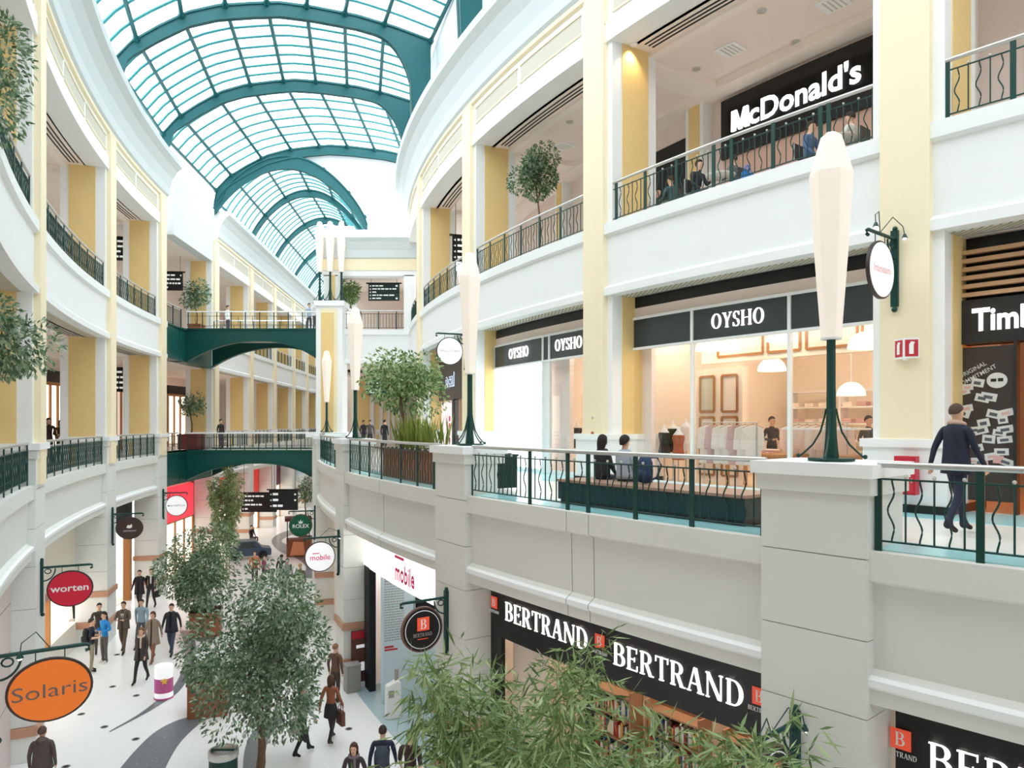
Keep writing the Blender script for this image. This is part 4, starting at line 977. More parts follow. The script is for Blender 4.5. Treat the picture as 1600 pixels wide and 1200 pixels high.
for x, y, l in ((990, 69, 'glowing downlight in the corner above the yellow column left of the restaurant'), (680, 326, 'glowing downlight above the yellow column beside the dark hanging sign')):
    X, Y = downlight(x, y, lit=True, label=l)
    L = bpy.data.lights.new('downlight_beam', 'SPOT'); L.energy = 60; L.color = (1, .74, .4); L.spot_size = 1.9; L.spot_blend = .8; L.shadow_soft_size = .08
    o = bpy.data.objects.new('downlight_beam', L); COL.objects.link(o); o.location = (X, Y, 17.70)
for x, y, z, l in ((222, 557, 11.4, 'glowing downlight over the left gallery, above the third yellow column'), (560, 615, 9.0, '')):
    if not l: continue
    X, Y = downlight(x, y, z, True, l)
    L = bpy.data.lights.new('downlight_beam', 'SPOT'); L.energy = 60; L.color = (1, .74, .4); L.spot_size = 1.9; L.spot_blend = .8; L.shadow_soft_size = .08
    o = bpy.data.objects.new('downlight_beam', L); COL.objects.link(o); o.location = (X, Y, z - .05)

# hanging direction boards ------------------------------------------------
m_board = mat('board_green_black', (26, 52, 50), .4); m_boardtext = mat('board_text', (232, 240, 238), .5, emit=.3)
def direction_board(loc, rz, w, h, label, rows, ztop, mt=None, seed=1):
    t = thing('direction_board', label, 'sign', loc, rz); R = random.Random(seed)
    b = MB(); b.box(-w / 2, w / 2, -.04, .04, 0, h); f = b.build('panel', mt or m_board, t, local=True, bevel=.01)
    b = MB(); b.box(-w / 2 - .12, w / 2 + .12, -.05, .05, h, h + .07); b.lathe([(.14, -.02), (.14, .02)], 16, 0, (0, 0, h + .04)); b.build('top_bar', m_black, t, local=True)
    for x in (-w / 2 + .15, w / 2 - .15):
        b = MB(); b.tube([(x, 0, h), (x, 0, ztop - loc[2])], .012, 6); b.build('hanger', m_black, t, local=True)
    q = MB()
    for r in range(rows):
        z = h - (r + .7) * h / (rows + .4); x = -w / 2 + .22
        q.prism([(-w / 2 + .06, z), (-w / 2 + .14, z + .05), (-w / 2 + .14, z - .05)], -.046, -.04)
        while x < w * .36:
            l = R.uniform(.08, .3); l = min(l, w * .4 - x); q.box(x, x + l, -.046, -.04, z - h * .12 / rows, z + h * .22 / rows); x += l + .05
            if R.random() < .25: break
        if R.random() < .6: q.box(w * .38, w * .44, -.046, -.04, z - .04, z + .05)
    q.box(-w / 2 + .03, w / 2 - .03, -.0415, -.04, .03, h - .03, 1); q.build('lettering', [m_boardtext, mt or m_board], f, local=True)
Y = 41.5; X = (600 - 800) * Y / FPX
direction_board((X, Y, EYE + (HZ - 470) * Y / FPX), 0, 1.75, .95, 'dark green direction board over the railing of the end wall', 5, 16.35, seed=3)
Y = 43; direction_board(((602 - 800) * Y / FPX, Y, EYE + (HZ - 617) * Y / FPX), 0, 2.2, .8, 'green direction board behind the leafy tree on the lower end gallery', 4, 11.4, mat('board_green', (20, 84, 80), .4), seed=5)
def board_left(px, y0, y1, d, w, label, ztop, seed):
    u = hit(px, LW, d, 1, 30, False); z = zat(y1, LW, u, d); h = zat(y0, LW, u, d) - z; loc, rz = facing(LW, u, d, z); n = LW.nrm(u)
    direction_board(loc, math.atan2(n.y, n.x), w, h, label, 4, ztop, m_black, seed)
board_left(187, 372, 407, -1.7, 1.1, 'black hanging board on the upper left gallery, nearer of the two', 17.7, 11)
board_left(270, 426, 454, -1.7, 1.1, 'black hanging board on the upper left gallery by the upper footbridge', 17.7, 12)
board_left(188, 576, 612, -1.7, 1.1, 'black hanging board over the lower left gallery', 11.3, 13)
loc, rz = facing(R2, 17.2, -1.7, 15.2); n = R2.nrm(17.2)
direction_board(loc, math.atan2(-n.y, -n.x), 1.2, 1.1, 'black hanging board on the upper right gallery beside the glowing column', 4, 17.7, m_black, 14)
# ---------------------------------------------------------------- people
_pm = {}
def pm(c, rough=.75):
    if c not in _pm: _pm[c] = mat('cloth_%d_%d_%d' % c, c, rough)
    return _pm[c]
m_eye = mat('eye_dark', (40, 30, 26), .3)
def _skin_mesh(pts, edges, root, sub=2):
    me = bpy.data.meshes.new('body'); me.from_pydata([p for p, r in pts], edges, [])
    o = bpy.data.objects.new('body', me); COL.objects.link(o)
    mo = o.modifiers.new('s', 'SKIN'); mo.use_smooth_shade = True; mo.branch_smoothing = .4
    o.modifiers.new('u', 'SUBSURF').levels = sub
    for i, (p, r) in enumerate(pts):
        v = me.skin_vertices[0].data[i]; v.radius = r if isinstance(r, tuple) else (r, r); v.use_root = (i == root)
    dg = bpy.context.evaluated_depsgraph_get(); dg.update(); out = bpy.data.meshes.new_from_object(o.evaluated_get(dg))
    bpy.data.objects.remove(o); bpy.data.meshes.remove(me)
    return out
def person(loc, face, label, top, bottom, hair, H=1.7, pose='stand', skin=(222, 178, 152), shoe=(40, 36, 36), sleeves=True, hairlen=0, coat=None, group=None, arms=('down', 'down'), turn=0, phase=1, female=False, items=(), lean=0.0, detail=True):
    """one continuous skinned body; clothes by limb; hair, coat and bags are parts. Facing -y before the turn."""
    k = H / 1.7; sit = pose == 'sit'; walk = pose == 'walk'
    dz = -.47 if sit else 0.0
    V = {}; R = {}
    def j(n, x, y, z, r): V[n] = Vector((x, y, z)); R[n] = r
    w = .155 if female else .178
    j('pelvis', 0, 0, .93 + dz, (.15, .105)); j('waist', 0, -.005, 1.10 + dz, (.125 if female else .14, .095)); j('chest', 0, 0, 1.29 + dz, (.145 if female else .165, .108)); j('neck0', 0, .005, 1.44 + dz, (.075, .065)); j('neck', 0, -.005, 1.50 + dz, .05)
    j('jaw', 0, -.025, 1.56 + dz, (.062, .07)); j('head', 0, -.01, 1.625 + dz, (.082, .102)); j('crown', 0, 0, 1.68 + dz, (.07, .085))
    for s, nm, a in ((1, 'L', arms[0]), (-1, 'R', arms[1])):
        st = phase * s
        j('sh' + nm, s * w, .005, 1.41 + dz, .062)
        if a == 'fwd': j('el' + nm, s * (w + .05), -.10, 1.16 + dz, .044); j('wr' + nm, s * .12, -.30, 1.17 + dz, .031); j('ha' + nm, s * .08, -.37, 1.19 + dz, (.034, .02))
        elif a == 'bent': j('el' + nm, s * (w + .07), .06, 1.15 + dz, .044); j('wr' + nm, s * (w - .02), -.18, 1.12 + dz, .031); j('ha' + nm, s * (w - .06), -.25, 1.14 + dz, (.034, .02))
        elif a == 'lap': j('el' + nm, s * (w + .05), -.04, 1.15 + dz, .044); j('wr' + nm, s * .14, -.22, 1.0 + dz, .031); j('ha' + nm, s * .1, -.30, .98 + dz, (.034, .02))
        else:
            sw = .14 * st if walk else 0.0
            j('el' + nm, s * (w + .06), .03 + sw * .6, 1.14 + dz, .044); j('wr' + nm, s * (w + .07), -.02 + sw * 1.4, .91 + dz, .031); j('ha' + nm, s * (w + .065), -.03 + sw * 1.5, .84 + dz, (.034, .022))
        j('hip' + nm, s * .085, 0, .88 + dz, .09)
        if sit: j('kn' + nm, s * .1, -.42, .47, .062); j('an' + nm, s * .1, -.40, .09, .042); j('to' + nm, s * .11, -.55, .035, .034)
        elif walk: 
            y = -.20 * st; j('kn' + nm, s * .09, y * .55 - .05, .49, .06); j('an' + nm, s * .09, y * 1.25 + (.02 if st < 0 else 0), .10 + (.05 if st < 0 else 0), .042); j('to' + nm, s * .1, y * 1.25 - .15, .035, .034)
        else: j('kn' + nm, s * .09, -.015, .49, .06); j('an' + nm, s * .09, .02, .09, .042); j('to' + nm, s * .11, -.14, .035, .034)
    for nm in 'LR': a = V['an' + nm]; j('he' + nm, a.x, a.y + .045, max(.036, a.z - .055), .034)
    E = [('pelvis', 'waist'), ('waist', 'chest'), ('chest', 'neck0'), ('neck0', 'neck'), ('neck', 'jaw'), ('jaw', 'head'), ('head', 'crown')]
    cls = {('pelvis', 'waist'): 1, ('waist', 'chest'): 1, ('chest', 'neck0'): 1, ('neck0', 'neck'): 0, ('neck', 'jaw'): 0, ('jaw', 'head'): 0, ('head', 'crown'): 0}
    for nm in 'LR':
        for a, b_, c in (('chest', 'sh', 1), ('sh', 'el', 1), ('el', 'wr', 1 if sleeves else 0), ('wr', 'ha', 0), ('pelvis', 'hip', 2), ('hip', 'kn', 2), ('kn', 'an', 2), ('an', 'to', 3)):
            e = (a if a in V else a + nm, b_ + nm); E.append(e); cls[e] = c
        e = ('an' + nm, 'he' + nm); E.append(e); cls[e] = 3
    names = list(V)
    if lean:
        for n in names:
            if V[n].z > .95 + dz: V[n].y -= (V[n].z - .95 - dz) * lean
    me = _skin_mesh([(V[n], R[n]) for n in names], [(names.index(a), names.index(b_)) for a, b_ in E], 0, 2 if detail else 1)
    segs = [(V[a], V[b_], (max(R[a]) if isinstance(R[a], tuple) else R[a]), c) for (a, b_), c in cls.items()]
    t = thing('person', label, 'person', loc, face, group); B = MB()
    for p in me.polygons:
        best = None
        for a, b_, r, c in segs:
            d = b_ - a; u = max(0, min(1, (p.center - a).dot(d) / max(1e-9, d.length_squared))); q = (p.center - (a + d * u)).length / r
            if best is None or q < best[0]: best = (q, c)
        cl = best[1]; z = p.center.z; ax = abs(p.center.x)
        if cl in (1, 2) and ax < .2 and not sit and z < 1.12: cl = 1 if z > .93 else 2
        if cl == 1 and z > 1.475 + dz and ax < .1: cl = 0
        if coat and cl == 1 and ax > w - .02: cl = 6
        B.m.append(cl); B.f.append(list(p.vertices)); B.sm.append(True)
    B.v = [tuple(v.co) for v in me.vertices]; bpy.data.meshes.remove(me)
    hd = V['head']
    if detail:
        # face: nose, eyes, mouth, ears; fingers and thumb on each hand
        B.ball((0, hd.y - .095, hd.z - .03), .013, 0, 6, sz=1.7); B.box(-.022, .022, hd.y - .093, hd.y - .08, hd.z - .075, hd.z - .066, 5)
        for s in (-1, 1):
            B.ball((s * .03, hd.y - .082, hd.z + .0), .011, 4, 6); B.ball((s * .077, hd.y + .01, hd.z - .015), .02, 0, 6, sx=.5, sz=1.5)
            nm = 'L' if s == 1 else 'R'; h = V['ha' + nm]; d = (h - V['wr' + nm]).normalized(); side = Vector((0, 1, 0)) if abs(d.z) > .7 else Vector((1, 0, 0))
            inw = d.cross(side).normalized()
            for i, l in enumerate((.052, .06, .056, .044)):
                o = side * (-.024 + .016 * i); B.tube([h + o, h + o + d * l * .6 + inw * .004, h + o + d * l + inw * .02], [.009, .0085, .006], 5, 0)
            B.tube([h - d * .02 - side * .022, h + d * .012 - side * .045, h + d * .035 - side * .04], [.011, .009, .007], 5, 0)
    B.v = [(x * k, y * k, z * k) for x, y, z in B.v]
    body = B.build('body', [pm(skin, .6), pm(top), pm(bottom), pm(shoe), m_eye, pm((170, 96, 88)), pm(coat[0] if coat else top)], t, local=True)
    # hair
    b = MB(); cy, cz = hd.y + .010, hd.z + .018
    vs = []; n = 14; rows = 7
    for i in range(rows + 1):
        for q in range(n):
            a = 2 * PI * q / n; back = max(0, math.sin(a)); reach = (1.6 - .62 * max(0, -math.sin(a)) + back * 0.75) * i / rows
            reach = min(reach, 2.05)
            z = math.cos(reach); rr = math.sin(reach)
            drop = hairlen * (i / rows) ** 3 * (.35 + .65 * back) if hairlen and (back > 0 or abs(math.cos(a)) > .8) else 0
            vs.append(((rr * .084 + (0.012 if hairlen else 0) * rr) * math.cos(a), cy + rr * .104 * math.sin(a), cz + z * .104 - drop))
    b.add([(x * k, y * k, z * k) for x, y, z in vs], [(i * n + q, i * n + (q + 1) % n, (i + 1) * n + (q + 1) % n, (i + 1) * n + q) for i in range(rows) for q in range(n)], 0, True)
    h = b.build('hair', pm(hair), t, local=True)
    h.modifiers.new('thick', 'SOLIDIFY').thickness = .012
    if coat:
        col, zlo, flare = coat; b = MB(); cut = []
        cut += [(.085, .085, 1.475 + dz), (.15, .105, 1.43 + dz)]
        for i in range(7):
            z = (1.36 - (1.36 - zlo) * i / 6) + dz; q = i / 6
            rx = .178 if i == 0 else .172 + flare * q * q; ry = .122 + flare * .8 * q * q
            cut.append((rx, ry, z))
        vs = []; n = 18
        for rx, ry, z in cut:
            for q in range(n):
                a = -PI / 2 + .14 + (2 * PI - .28) * q / (n - 1); vs.append((rx * math.cos(a) * k, (ry * math.sin(a) - max(0, z - .95 - dz) * lean) * k, z * k))
        b.add(vs, [(i * n + q, i * n + q + 1, (i + 1) * n + q + 1, (i + 1) * n + q) for i in range(8) for q in range(n - 1)], 0, True)
        c = b.build('coat', pm(col), t, local=True); c.modifiers.new('thick', 'SOLIDIFY').thickness = .018
    for it in items:
        kind, col = it[0], it[1]; b = MB()
        if kind == 'scarf':
            b.tube([(.09 * k * math.cos(2 * PI * i / 12), (.075 * math.sin(2 * PI * i / 12) - .01) * k, (1.47 + dz + .02 * math.sin(2 * PI * i / 12)) * k) for i in range(13)], .035 * k, 8, 0); b.tube([(.03, -.09, 1.46 * k), (.04, -.135, 1.3 * k), (.04, -.14, 1.12 * k)], .03, 6, 0); b.build('scarf', pm(col), t, local=True)
        if kind == 'skirt':
            b.lathe([(.13, 1.02), (.165, .9), (.18, .75), (.19, it[2])], 18, 0, sy=.8); b.build('skirt', pm(col), t, local=True)
        if kind == 'hood':
            b.ball((0, .07 * k, (1.47 + dz) * k), .1 * k, 0, 10, sz=.7); b.build('hood', pm(col), t, local=True)
        if kind == 'shirtfront':
            b.prism([(-.05, 1.43), (.05, 1.43), (.012, 1.2), (-.012, 1.2)], -.128, -.11, 0); b.prism([(-.012, 1.42), (.012, 1.42), (.018, 1.25), (0, 1.2), (-.018, 1.25)], -.136, -.127, 1); b.build('shirt_and_tie', [pm((236, 232, 226)), pm(col)], t, local=True)
    return t
def bag(kind, loc, rz, label, col, size=1.0):
    """a bag carried by somebody: its own thing"""
    t = thing(kind, label, 'bag', loc, rz); m = pm(col)
    if kind == 'backpack':
        b = MB(); b.lathe([(.05, -.24), (.15, -.22), (.165, -.05), (.155, .12), (.1, .22), (.02, .25)], 14, 0, sy=.6); b.build('pack', m, t, local=True)
        b = MB(); b.lathe([(.03, -.16), (.1, -.15), (.105, 0), (.03, .03)], 12, 0, (0, .07, -.03), sy=.6); b.build('pocket', m, t, local=True)
        for s in (-1, 1):
            b = MB(); b.tube([(s * .09, -.04, .2), (s * .12, -.17, .2), (s * .13, -.26, .06), (s * .12, -.16, -.14), (s * .1, -.05, -.18)], .018, 6); b.build('strap', m, t, local=True)
    else:
        w = .17 * size; h = .32 * size; b = MB()
        b.prism([(-w, -h), (w, -h), (w * .9, 0), (-w * .9, 0)], -.05 * size, .05 * size, 0); b.build('pouch', m, t, local=True, bevel=.012)
        for s in (-1, 1):
            b = MB(); b.tube([(-w * .5, s * .04 * size, -.02), (-w * .35, s * .02, .12 * size), (0, 0, .17 * size), (w * .35, s * .02, .12 * size), (w * .5, s * .04 * size, -.02)], .009, 6); b.build('handle', m, t, local=True)
    return t
def off(loc, rz, x, y, z):
    v = TM(Vector(loc), rz) @ Vector((x, y, z)); return (v.x, v.y, v.z)
# ground floor ------------------------------------------------------------
g = ground(143, 1050); person(g, 2.1, 'person in navy T-shirt and khaki trousers holding something, wearing a backpack', (36, 42, 56), (150, 138, 118), (60, 46, 40), 1.74, arms=('bent', 'bent'), sleeves=False)
bag('backpack', off(g, 2.1, 0, .17, 1.22), 2.1, 'black backpack worn by the person in navy T-shirt', (38, 38, 38))
g = ground(163, 1036); person(g, -.5, 'person in bright blue sports jacket and grey trousers, white shoes', (36, 138, 214), (96, 92, 88), (44, 34, 30), 1.72, arms=('bent', 'bent'), shoe=(226, 224, 220))
g = ground(155, 1022); person(g, .6, 'person with dark hair half hidden behind the one in blue sports jacket', (62, 54, 50), (80, 78, 76), (36, 28, 24), 1.78)
g = ground(193, 1020); person(g, .15, 'person in brown suit and tie with hands together', (98, 84, 74), (94, 80, 66), (58, 44, 36), 1.8, 'walk', arms=('fwd', 'fwd'), coat=((98, 84, 74), .82, .03), items=(('shirtfront', (70, 74, 96)),))
g = ground(221, 1012); person(g, .1, 'person in pale blue shirt walking beside the brown suit', (150, 172, 186), (92, 92, 96), (52, 40, 34), 1.74, 'walk', phase=-1)
g = ground(239, 1034); person(g, 0, 'person in open taupe coat over a black dress and brown boots', (42, 38, 38), (128, 84, 62), (92, 62, 44), 1.7, 'walk', coat=((142, 124, 110), .62, .07), female=True, hairlen=.1, shoe=(120, 78, 56), items=(('skirt', (42, 38, 38), .6),))
g = ground(268, 1023); person(g, .1, 'person in dark jacket and jeans walking at the right of the group', (44, 46, 54), (62, 70, 88), (54, 42, 36), 1.78, 'walk', coat=((44, 46, 54), .78, .05))
g = ground(221, 1066); person(g, 0, 'person in black with a thick beige scarf walking ahead of the group', (62, 54, 50), (36, 34, 36), (120, 88, 62), 1.7, 'walk', phase=-1, female=True, hairlen=.08, coat=((66, 58, 54), .72, .06), items=(('scarf', (202, 184, 164)),))
g = ground(218, 953); person(g, .1, 'person in black coat in the doorway light behind the walking group', (40, 36, 38), (48, 46, 50), (46, 34, 30), 1.72, 'walk', coat=((40, 36, 38), .7, .05))
g = ground(236, 951); person(g, .1, 'person in black jacket and white scarf carrying a dark handbag', (44, 40, 42), (50, 50, 56), (60, 44, 36), 1.74, 'walk', phase=-1, items=(('scarf', (226, 222, 216)),))
bag('handbag', off(g, .1, .26, -.03, .8), 1.2, 'dark handbag carried by the person in white scarf', (40, 34, 36), .9)
g = ground(66, 1262); person(g, 3.4, 'person in dark brown hooded jacket seen from behind under the orange sign', (92, 82, 76), (70, 66, 70), (96, 74, 66), 1.7, coat=((88, 78, 72), .85, .05), items=(('hood', (98, 86, 80)),))
g = ground(517, 1160); person(g, 2.9, 'person in rust leather jacket and black skirt with a brown handbag', (156, 92, 66), (52, 44, 44), (86, 56, 42), 1.7, 'walk', female=True, hairlen=.16, shoe=(70, 46, 40), items=(('skirt', (44, 42, 46), .66),))
bag('handbag', off(g, 2.9, -.25, -.05, .82), 2.2, 'brown leather handbag of the person in rust jacket', (104, 66, 54), 1.1)
g = ground(472, 1180); person(g, 2.4, 'person in grey top and black trousers half hidden by the ficus, with shopping bags', (172, 176, 172), (44, 44, 48), (76, 58, 46), 1.72, 'walk')
bag('shopping_bag', off(g, 2.4, .26, 0, .80), 2.6, 'pale grey shopping bag beside the ficus trunk', (176, 164, 168), 1.1); bag('shopping_bag', off(g, 2.4, -.26, .1, .80), 2.2, 'black shopping bag hanging at the right of the ficus', (50, 48, 52), 1.0)
g = ground(553, 1292); person(g, .0, 'person with long brown hair facing up the hall at the bottom edge', (62, 54, 60), (50, 48, 54), (84, 56, 44), 1.68, 'walk', female=True, hairlen=.24, items=(('scarf', (112, 104, 110)),))
g = ground(598, 1268); person(g, 3.2, 'person in navy jacket seen from behind near the bamboo', (38, 46, 66), (44, 46, 56), (58, 44, 38), 1.78, 'walk')
bag('backpack', off(g, 3.2, 0, .18, 1.22), 3.2, 'small slate backpack on the person in navy jacket', (62, 70, 84))
g = ground(641, 1276); person(g, 3.0, 'person in maroon-black top seen from behind next to the bamboo leaves', (58, 38, 42), (52, 56, 70), (46, 36, 34), 1.76, 'walk', phase=-1, sleeves=False)
g = ground(524, 1098); person(g, 2.7, 'person in brown jacket half hidden behind the ficus crown', (104, 76, 60), (70, 58, 50), (140, 104, 72), 1.7)
for i, (px, py, top, bot, l, f, po) in enumerate(((440, 922, (52, 50, 54), (60, 60, 66), 'person in black standing behind the grey-jacketed one, far concourse', 3.0, 'stand'), (449, 930, (150, 152, 156), (90, 92, 98), 'person in grey jacket seen from behind, far concourse', 3.1, 'stand'),
        (412, 905, (150, 60, 92), (70, 66, 72), 'person in magenta top seated in the far concourse', 1.6, 'sit'), (398, 915, (206, 122, 84), (88, 70, 66), 'person in orange top near the far ficus', .4, 'stand'),
        (469, 940, (110, 96, 70), (70, 66, 60), 'person with blond hair under the green round sign', 3.0, 'stand'), (393, 850, (44, 42, 46), (54, 54, 58), 'person in black seated by the blue stall', 1.2, 'sit'), (365, 838, (56, 50, 50), (50, 48, 50), 'person in dark coat under the far direction board', .5, 'stand'))):
    person(ground(px, py), f, l, top, bot, (56, 44, 38) if i != 4 else (196, 160, 104), 1.72, po, detail=False, arms=('lap', 'lap') if po == 'sit' else ('down', 'down'))
# galleries ----------------------------------------------------------------
Y = FPX * (EYE - 6.72) / (832 - HZ); person(((1494 - 800) * Y / FPX, Y, 6.712), 1.9, 'person in navy clothes and brown scarf walking past the outdoor-wear store', (34, 38, 56), (38, 44, 64), (86, 66, 56), 1.72, 'walk', coat=((34, 38, 56), .8, .04), items=(('scarf', (196, 160, 144)),))
def onarc(px, d, z, path, lo=6, hi=46, rising=True):
    u = hit(px, path, d, lo, hi, rising); p = path.pos(u, d); return (p[0], p[1], z), u
SEAT = 7.17
for px, lab, top, hr, hl in ((941, 'person with long dark hair seated on the bench, back turned, in black', (46, 44, 48), (40, 32, 30), .26), (976, 'person with short dark hair seated on the bench, back turned, in pale denim jacket', (168, 178, 190), (44, 36, 34), .04)):
    p, u = onarc(px, -1.22, SEAT - .475 + .09, R1); n = R1.nrm(u)
    person((p[0], p[1], SEAT - .44), math.atan2(-n.x, n.y), lab, top, (60, 64, 78), hr, 1.7, 'sit', hairlen=hl, female=True, arms=('lap', 'lap'), coat=(top, .95, .0))
for px, d, l, top in ((1357, -3.3, 'shop assistant in black behind the right-hand store table', (40, 34, 38)), (1206, -3.4, 'shop assistant in black vest behind the middle store table', (46, 36, 36))):
    p, u = onarc(px, d, 6.726, R2); person(p, .4, l, top, (60, 50, 50), (50, 36, 30), 1.62, arms=('bent', 'bent'))
for px, Y, l, top, f in ((601, 40.6, 'person in black coat on the end gallery beside the leafy tree', (40, 38, 42), 2.6), (578, 43, 'person in grey on the end gallery behind the lantern lamp', (90, 88, 92), .5), (568, 45, 'person in dark blue deep in the end gallery', (60, 60, 74), 1.0)):
    person(((px - 800) * Y / FPX, Y, 6.7), f, l, top, (54, 54, 58), (50, 40, 36), 1.68, detail=False)
for px, d, l, top, po, H in ((76, -2.4, 'person with long dark hair on the left gallery by the lit shop', (60, 48, 46), 'stand', 1.7), (95, -2.0, 'person in dark top with hands raised on the left gallery', (64, 50, 46), 'stand', 1.62)):
    p, u = onarc(px, d, 6.69, LW, 8, 30, False); person(p, .8, l, top, (60, 56, 56), (52, 40, 36), H, po, detail=False, hairlen=.15, arms=('bent', 'bent') if px > 80 else ('down', 'down'))
for px, Y, z, l, top, f in ((492, 40.4, 13.2, 'person in white and black leaning at the pier end of the upper footbridge', (222, 220, 220), 1.2), (483, 41, 13.2, 'person in pale blue on the upper footbridge next to the pier', (170, 186, 204), .6), (356, 41.8, 13.2, 'person in white top walking on the upper footbridge', (226, 226, 228), 1.5),
                          (345, 41.5, 6.74, 'person in dark coat on the lower footbridge by the potted tree', (58, 52, 54), 1.2)):
    person(((px - 800) * Y / FPX, Y, z), f, l, top, (70, 72, 80), (56, 44, 38), 1.68, detail=False)
# diners on the upper gallery
m_chairw = mat('cafe_chair', (70, 66, 66), .5); m_tabletop = mat('cafe_table_top', (226, 218, 206), .4)
def chair_proto():
    t = thing('cafe_chair', 'dark cafe chair behind the upper railing by the restaurant', 'chair', (0, 0, 0), 0, 'cafe chairs of the restaurant')
    b = MB(); b.box(-.2, .2, -.2, .2, .43, .46); b.build('seat', m_chairw, t, local=True, bevel=.01)
    b = MB(); b.box(-.2, .2, .18, .21, .55, .88); b.build('backrest', m_chairw, t, local=True, bevel=.01)
    for x in (-.18, .18):
        for y in (-.18, .18): b = MB(); b.tube([(x, y, 0), (x, y, .43 if y < 0 else .86)], .012, 6); b.build('leg', m_chrome, t, local=True)
    return t
chair = None
for i, (px, d, f, l, top) in enumerate(((1024, -1.9, 1.0, 'diner in dark green at the left end behind the upper railing', (60, 74, 70)), (1052, -1.5, -1.2, 'diner in teal top behind the upper railing', (74, 96, 100)), (1088, -1.2, 1.4, 'diner in black behind the upper railing, under the restaurant sign end', (52, 52, 56)),
                                        (1150, -1.6, -1.3, 'diner in grey leaning at the table by the blue bag', (110, 112, 116)), (1262, -1.3, .9, 'diner in blue top behind the nearest lamp head', (88, 112, 148)), (1335, -1.5, -1.0, 'diner in white shirt at the right end of the restaurant railing', (226, 226, 222)))):
    p, u = onarc(px, d, 13.2, R2); n = R2.nrm(u); a = math.atan2(n.x, -n.y) + (PI / 2 if f > 0 else -PI / 2)
    person((p[0], p[1], 13.22), a, l, top, (58, 58, 66), (60, 46, 38), 1.7, 'sit', detail=False, arms=('fwd', 'lap'), lean=.12)
    q = off(p, a, 0, .02, 0)
    if chair is None: chair = chair_proto(); chair.location = q; chair.rotation_euler = (0, 0, a); chair['label'] = 'dark cafe chair under the diner in dark green'
    else: dup(chair, q, a, 'dark cafe chair under the ' + l.split(' behind')[0].split(' leaning')[0].split(' at the')[0])
    if i % 2 == 0:
        c = off(p, a, 0, -.72, 0); t = thing('cafe_table', 'small pale cafe table in front of the ' + l.split(' behind')[0].split(' at the')[0], 'table', c)
        b = MB(); b.lathe([(.33, .71), (.34, .74)], 20); b.build('tabletop', m_tabletop, t, local=True); b = MB(); b.tube([(0, 0, .03), (0, 0, .71)], .03, 8); b.build('column', m_chrome, t, local=True); b = MB(); b.lathe([(.22, 0), (.2, .03)], 16); b.build('base', m_chrome, t, local=True)
p, u = onarc(1168, -.6, 13.2, R2); bag('shopping_bag', (p[0], p[1], 13.55), .6, 'bright blue bag on the upper gallery floor behind the railing', (40, 130, 210), 1.0)
# ---------------------------------------------------------------- plants
m_ficus = leaf_mat('ficus_leaf', [(66, 94, 66), (96, 126, 90), (132, 156, 122), (188, 202, 178)])  # palest tone puts glints on the leaves into their colour
m_ficus2 = leaf_mat('ficus_leaf_bright', [(74, 104, 58), (112, 142, 84), (150, 176, 118), (190, 206, 156)])
m_bamboo = leaf_mat('bamboo_leaf', [(84, 108, 62), (118, 146, 88), (154, 176, 118), (188, 206, 152)])
m_sword = leaf_mat('sword_leaf', [(96, 118, 44), (140, 156, 66), (176, 182, 96)])
m_cane = mat('bamboo_cane', (150, 146, 96), .6)
m_red_pot = mat('planter_red', (112, 54, 50), .6)
def leaf(mb, p, d, up, l, w):
    s = d.cross(up); s = s.normalized() if s.length > 1e-4 else Vector((1, 0, 0)); q = p + d * l * .5
    b = len(mb.v); mb.v += [tuple(p), tuple(q + s * w), tuple(p + d * l), tuple(q - s * w)]; mb.f += [[b, b + 1, b + 2, b + 3]]; mb.m.append(0); mb.sm.append(False)
def rv(R): 
    while True:
        v = Vector((R.uniform(-1, 1), R.uniform(-1, 1), R.uniform(-1, 1)))
        if .05 < v.length < 1: return v
def crown(mb, R, c, rx, rz, n, l, w, lumps=9, wisp=0.0):
    """leaves gathered in lumps on and inside an irregular crown"""
    L = []
    for i in range(lumps):
        v = rv(R).normalized(); k = R.uniform(.35, .8); L.append((Vector(c) + Vector((v.x * rx * k, v.y * rx * k, v.z * rz * k)), R.uniform(.35, .58)))
    for i in range(n):
        q, s = R.choice(L); v = rv(R); v = v.normalized() * (v.length ** .45)
        p = q + Vector((v.x * rx * s, v.y * rx * s, v.z * rz * s)); d = (v * .7 + rv(R) * .8 + Vector((0, 0, -.35))).normalized()
        leaf(mb, p, d, rv(R).normalized(), l * R.uniform(.7, 1.3), w * R.uniform(.7, 1.2))
    return [q for q, s in L]
def trunk(mb, R, base, top, r, lumps, bend=.06):
    base, top = Vector(base), Vector(top); pts = []
    for i in range(7):
        k = i / 6; pts.append(base.lerp(top, k) + Vector((math.sin(k * 5) * bend, math.cos(k * 4) * bend - bend, 0)))
    mb.tube(pts, [r * (1 - .45 * i / 6) for i in range(7)], 8)
    for q in lumps: mb.tube([pts[4 + R.randrange(3)], pts[6].lerp(q, .5) + Vector((0, 0, .05)), q], [r * .4, r * .25, r * .1], 5)
def planter(t, c, w, d, h, m, rz=0.0, slats=True):
    T = TM(Vector(c), rz); b = MB(); b.box(-w / 2, w / 2, -d / 2, d / 2, 0, h, 0, T); b.build('planter_box', m, t, bevel=.012)
    b = MB(); b.box(-w / 2 - .03, w / 2 + .03, -d / 2 - .03, d / 2 + .03, h - .07, h, 0, T); b.build('rim', m, t)
    b = MB(); b.box(-w / 2 + .04, w / 2 - .04, -d / 2 + .04, d / 2 - .04, h, h + .015, 0, T); b.build('soil', m_soil, t)
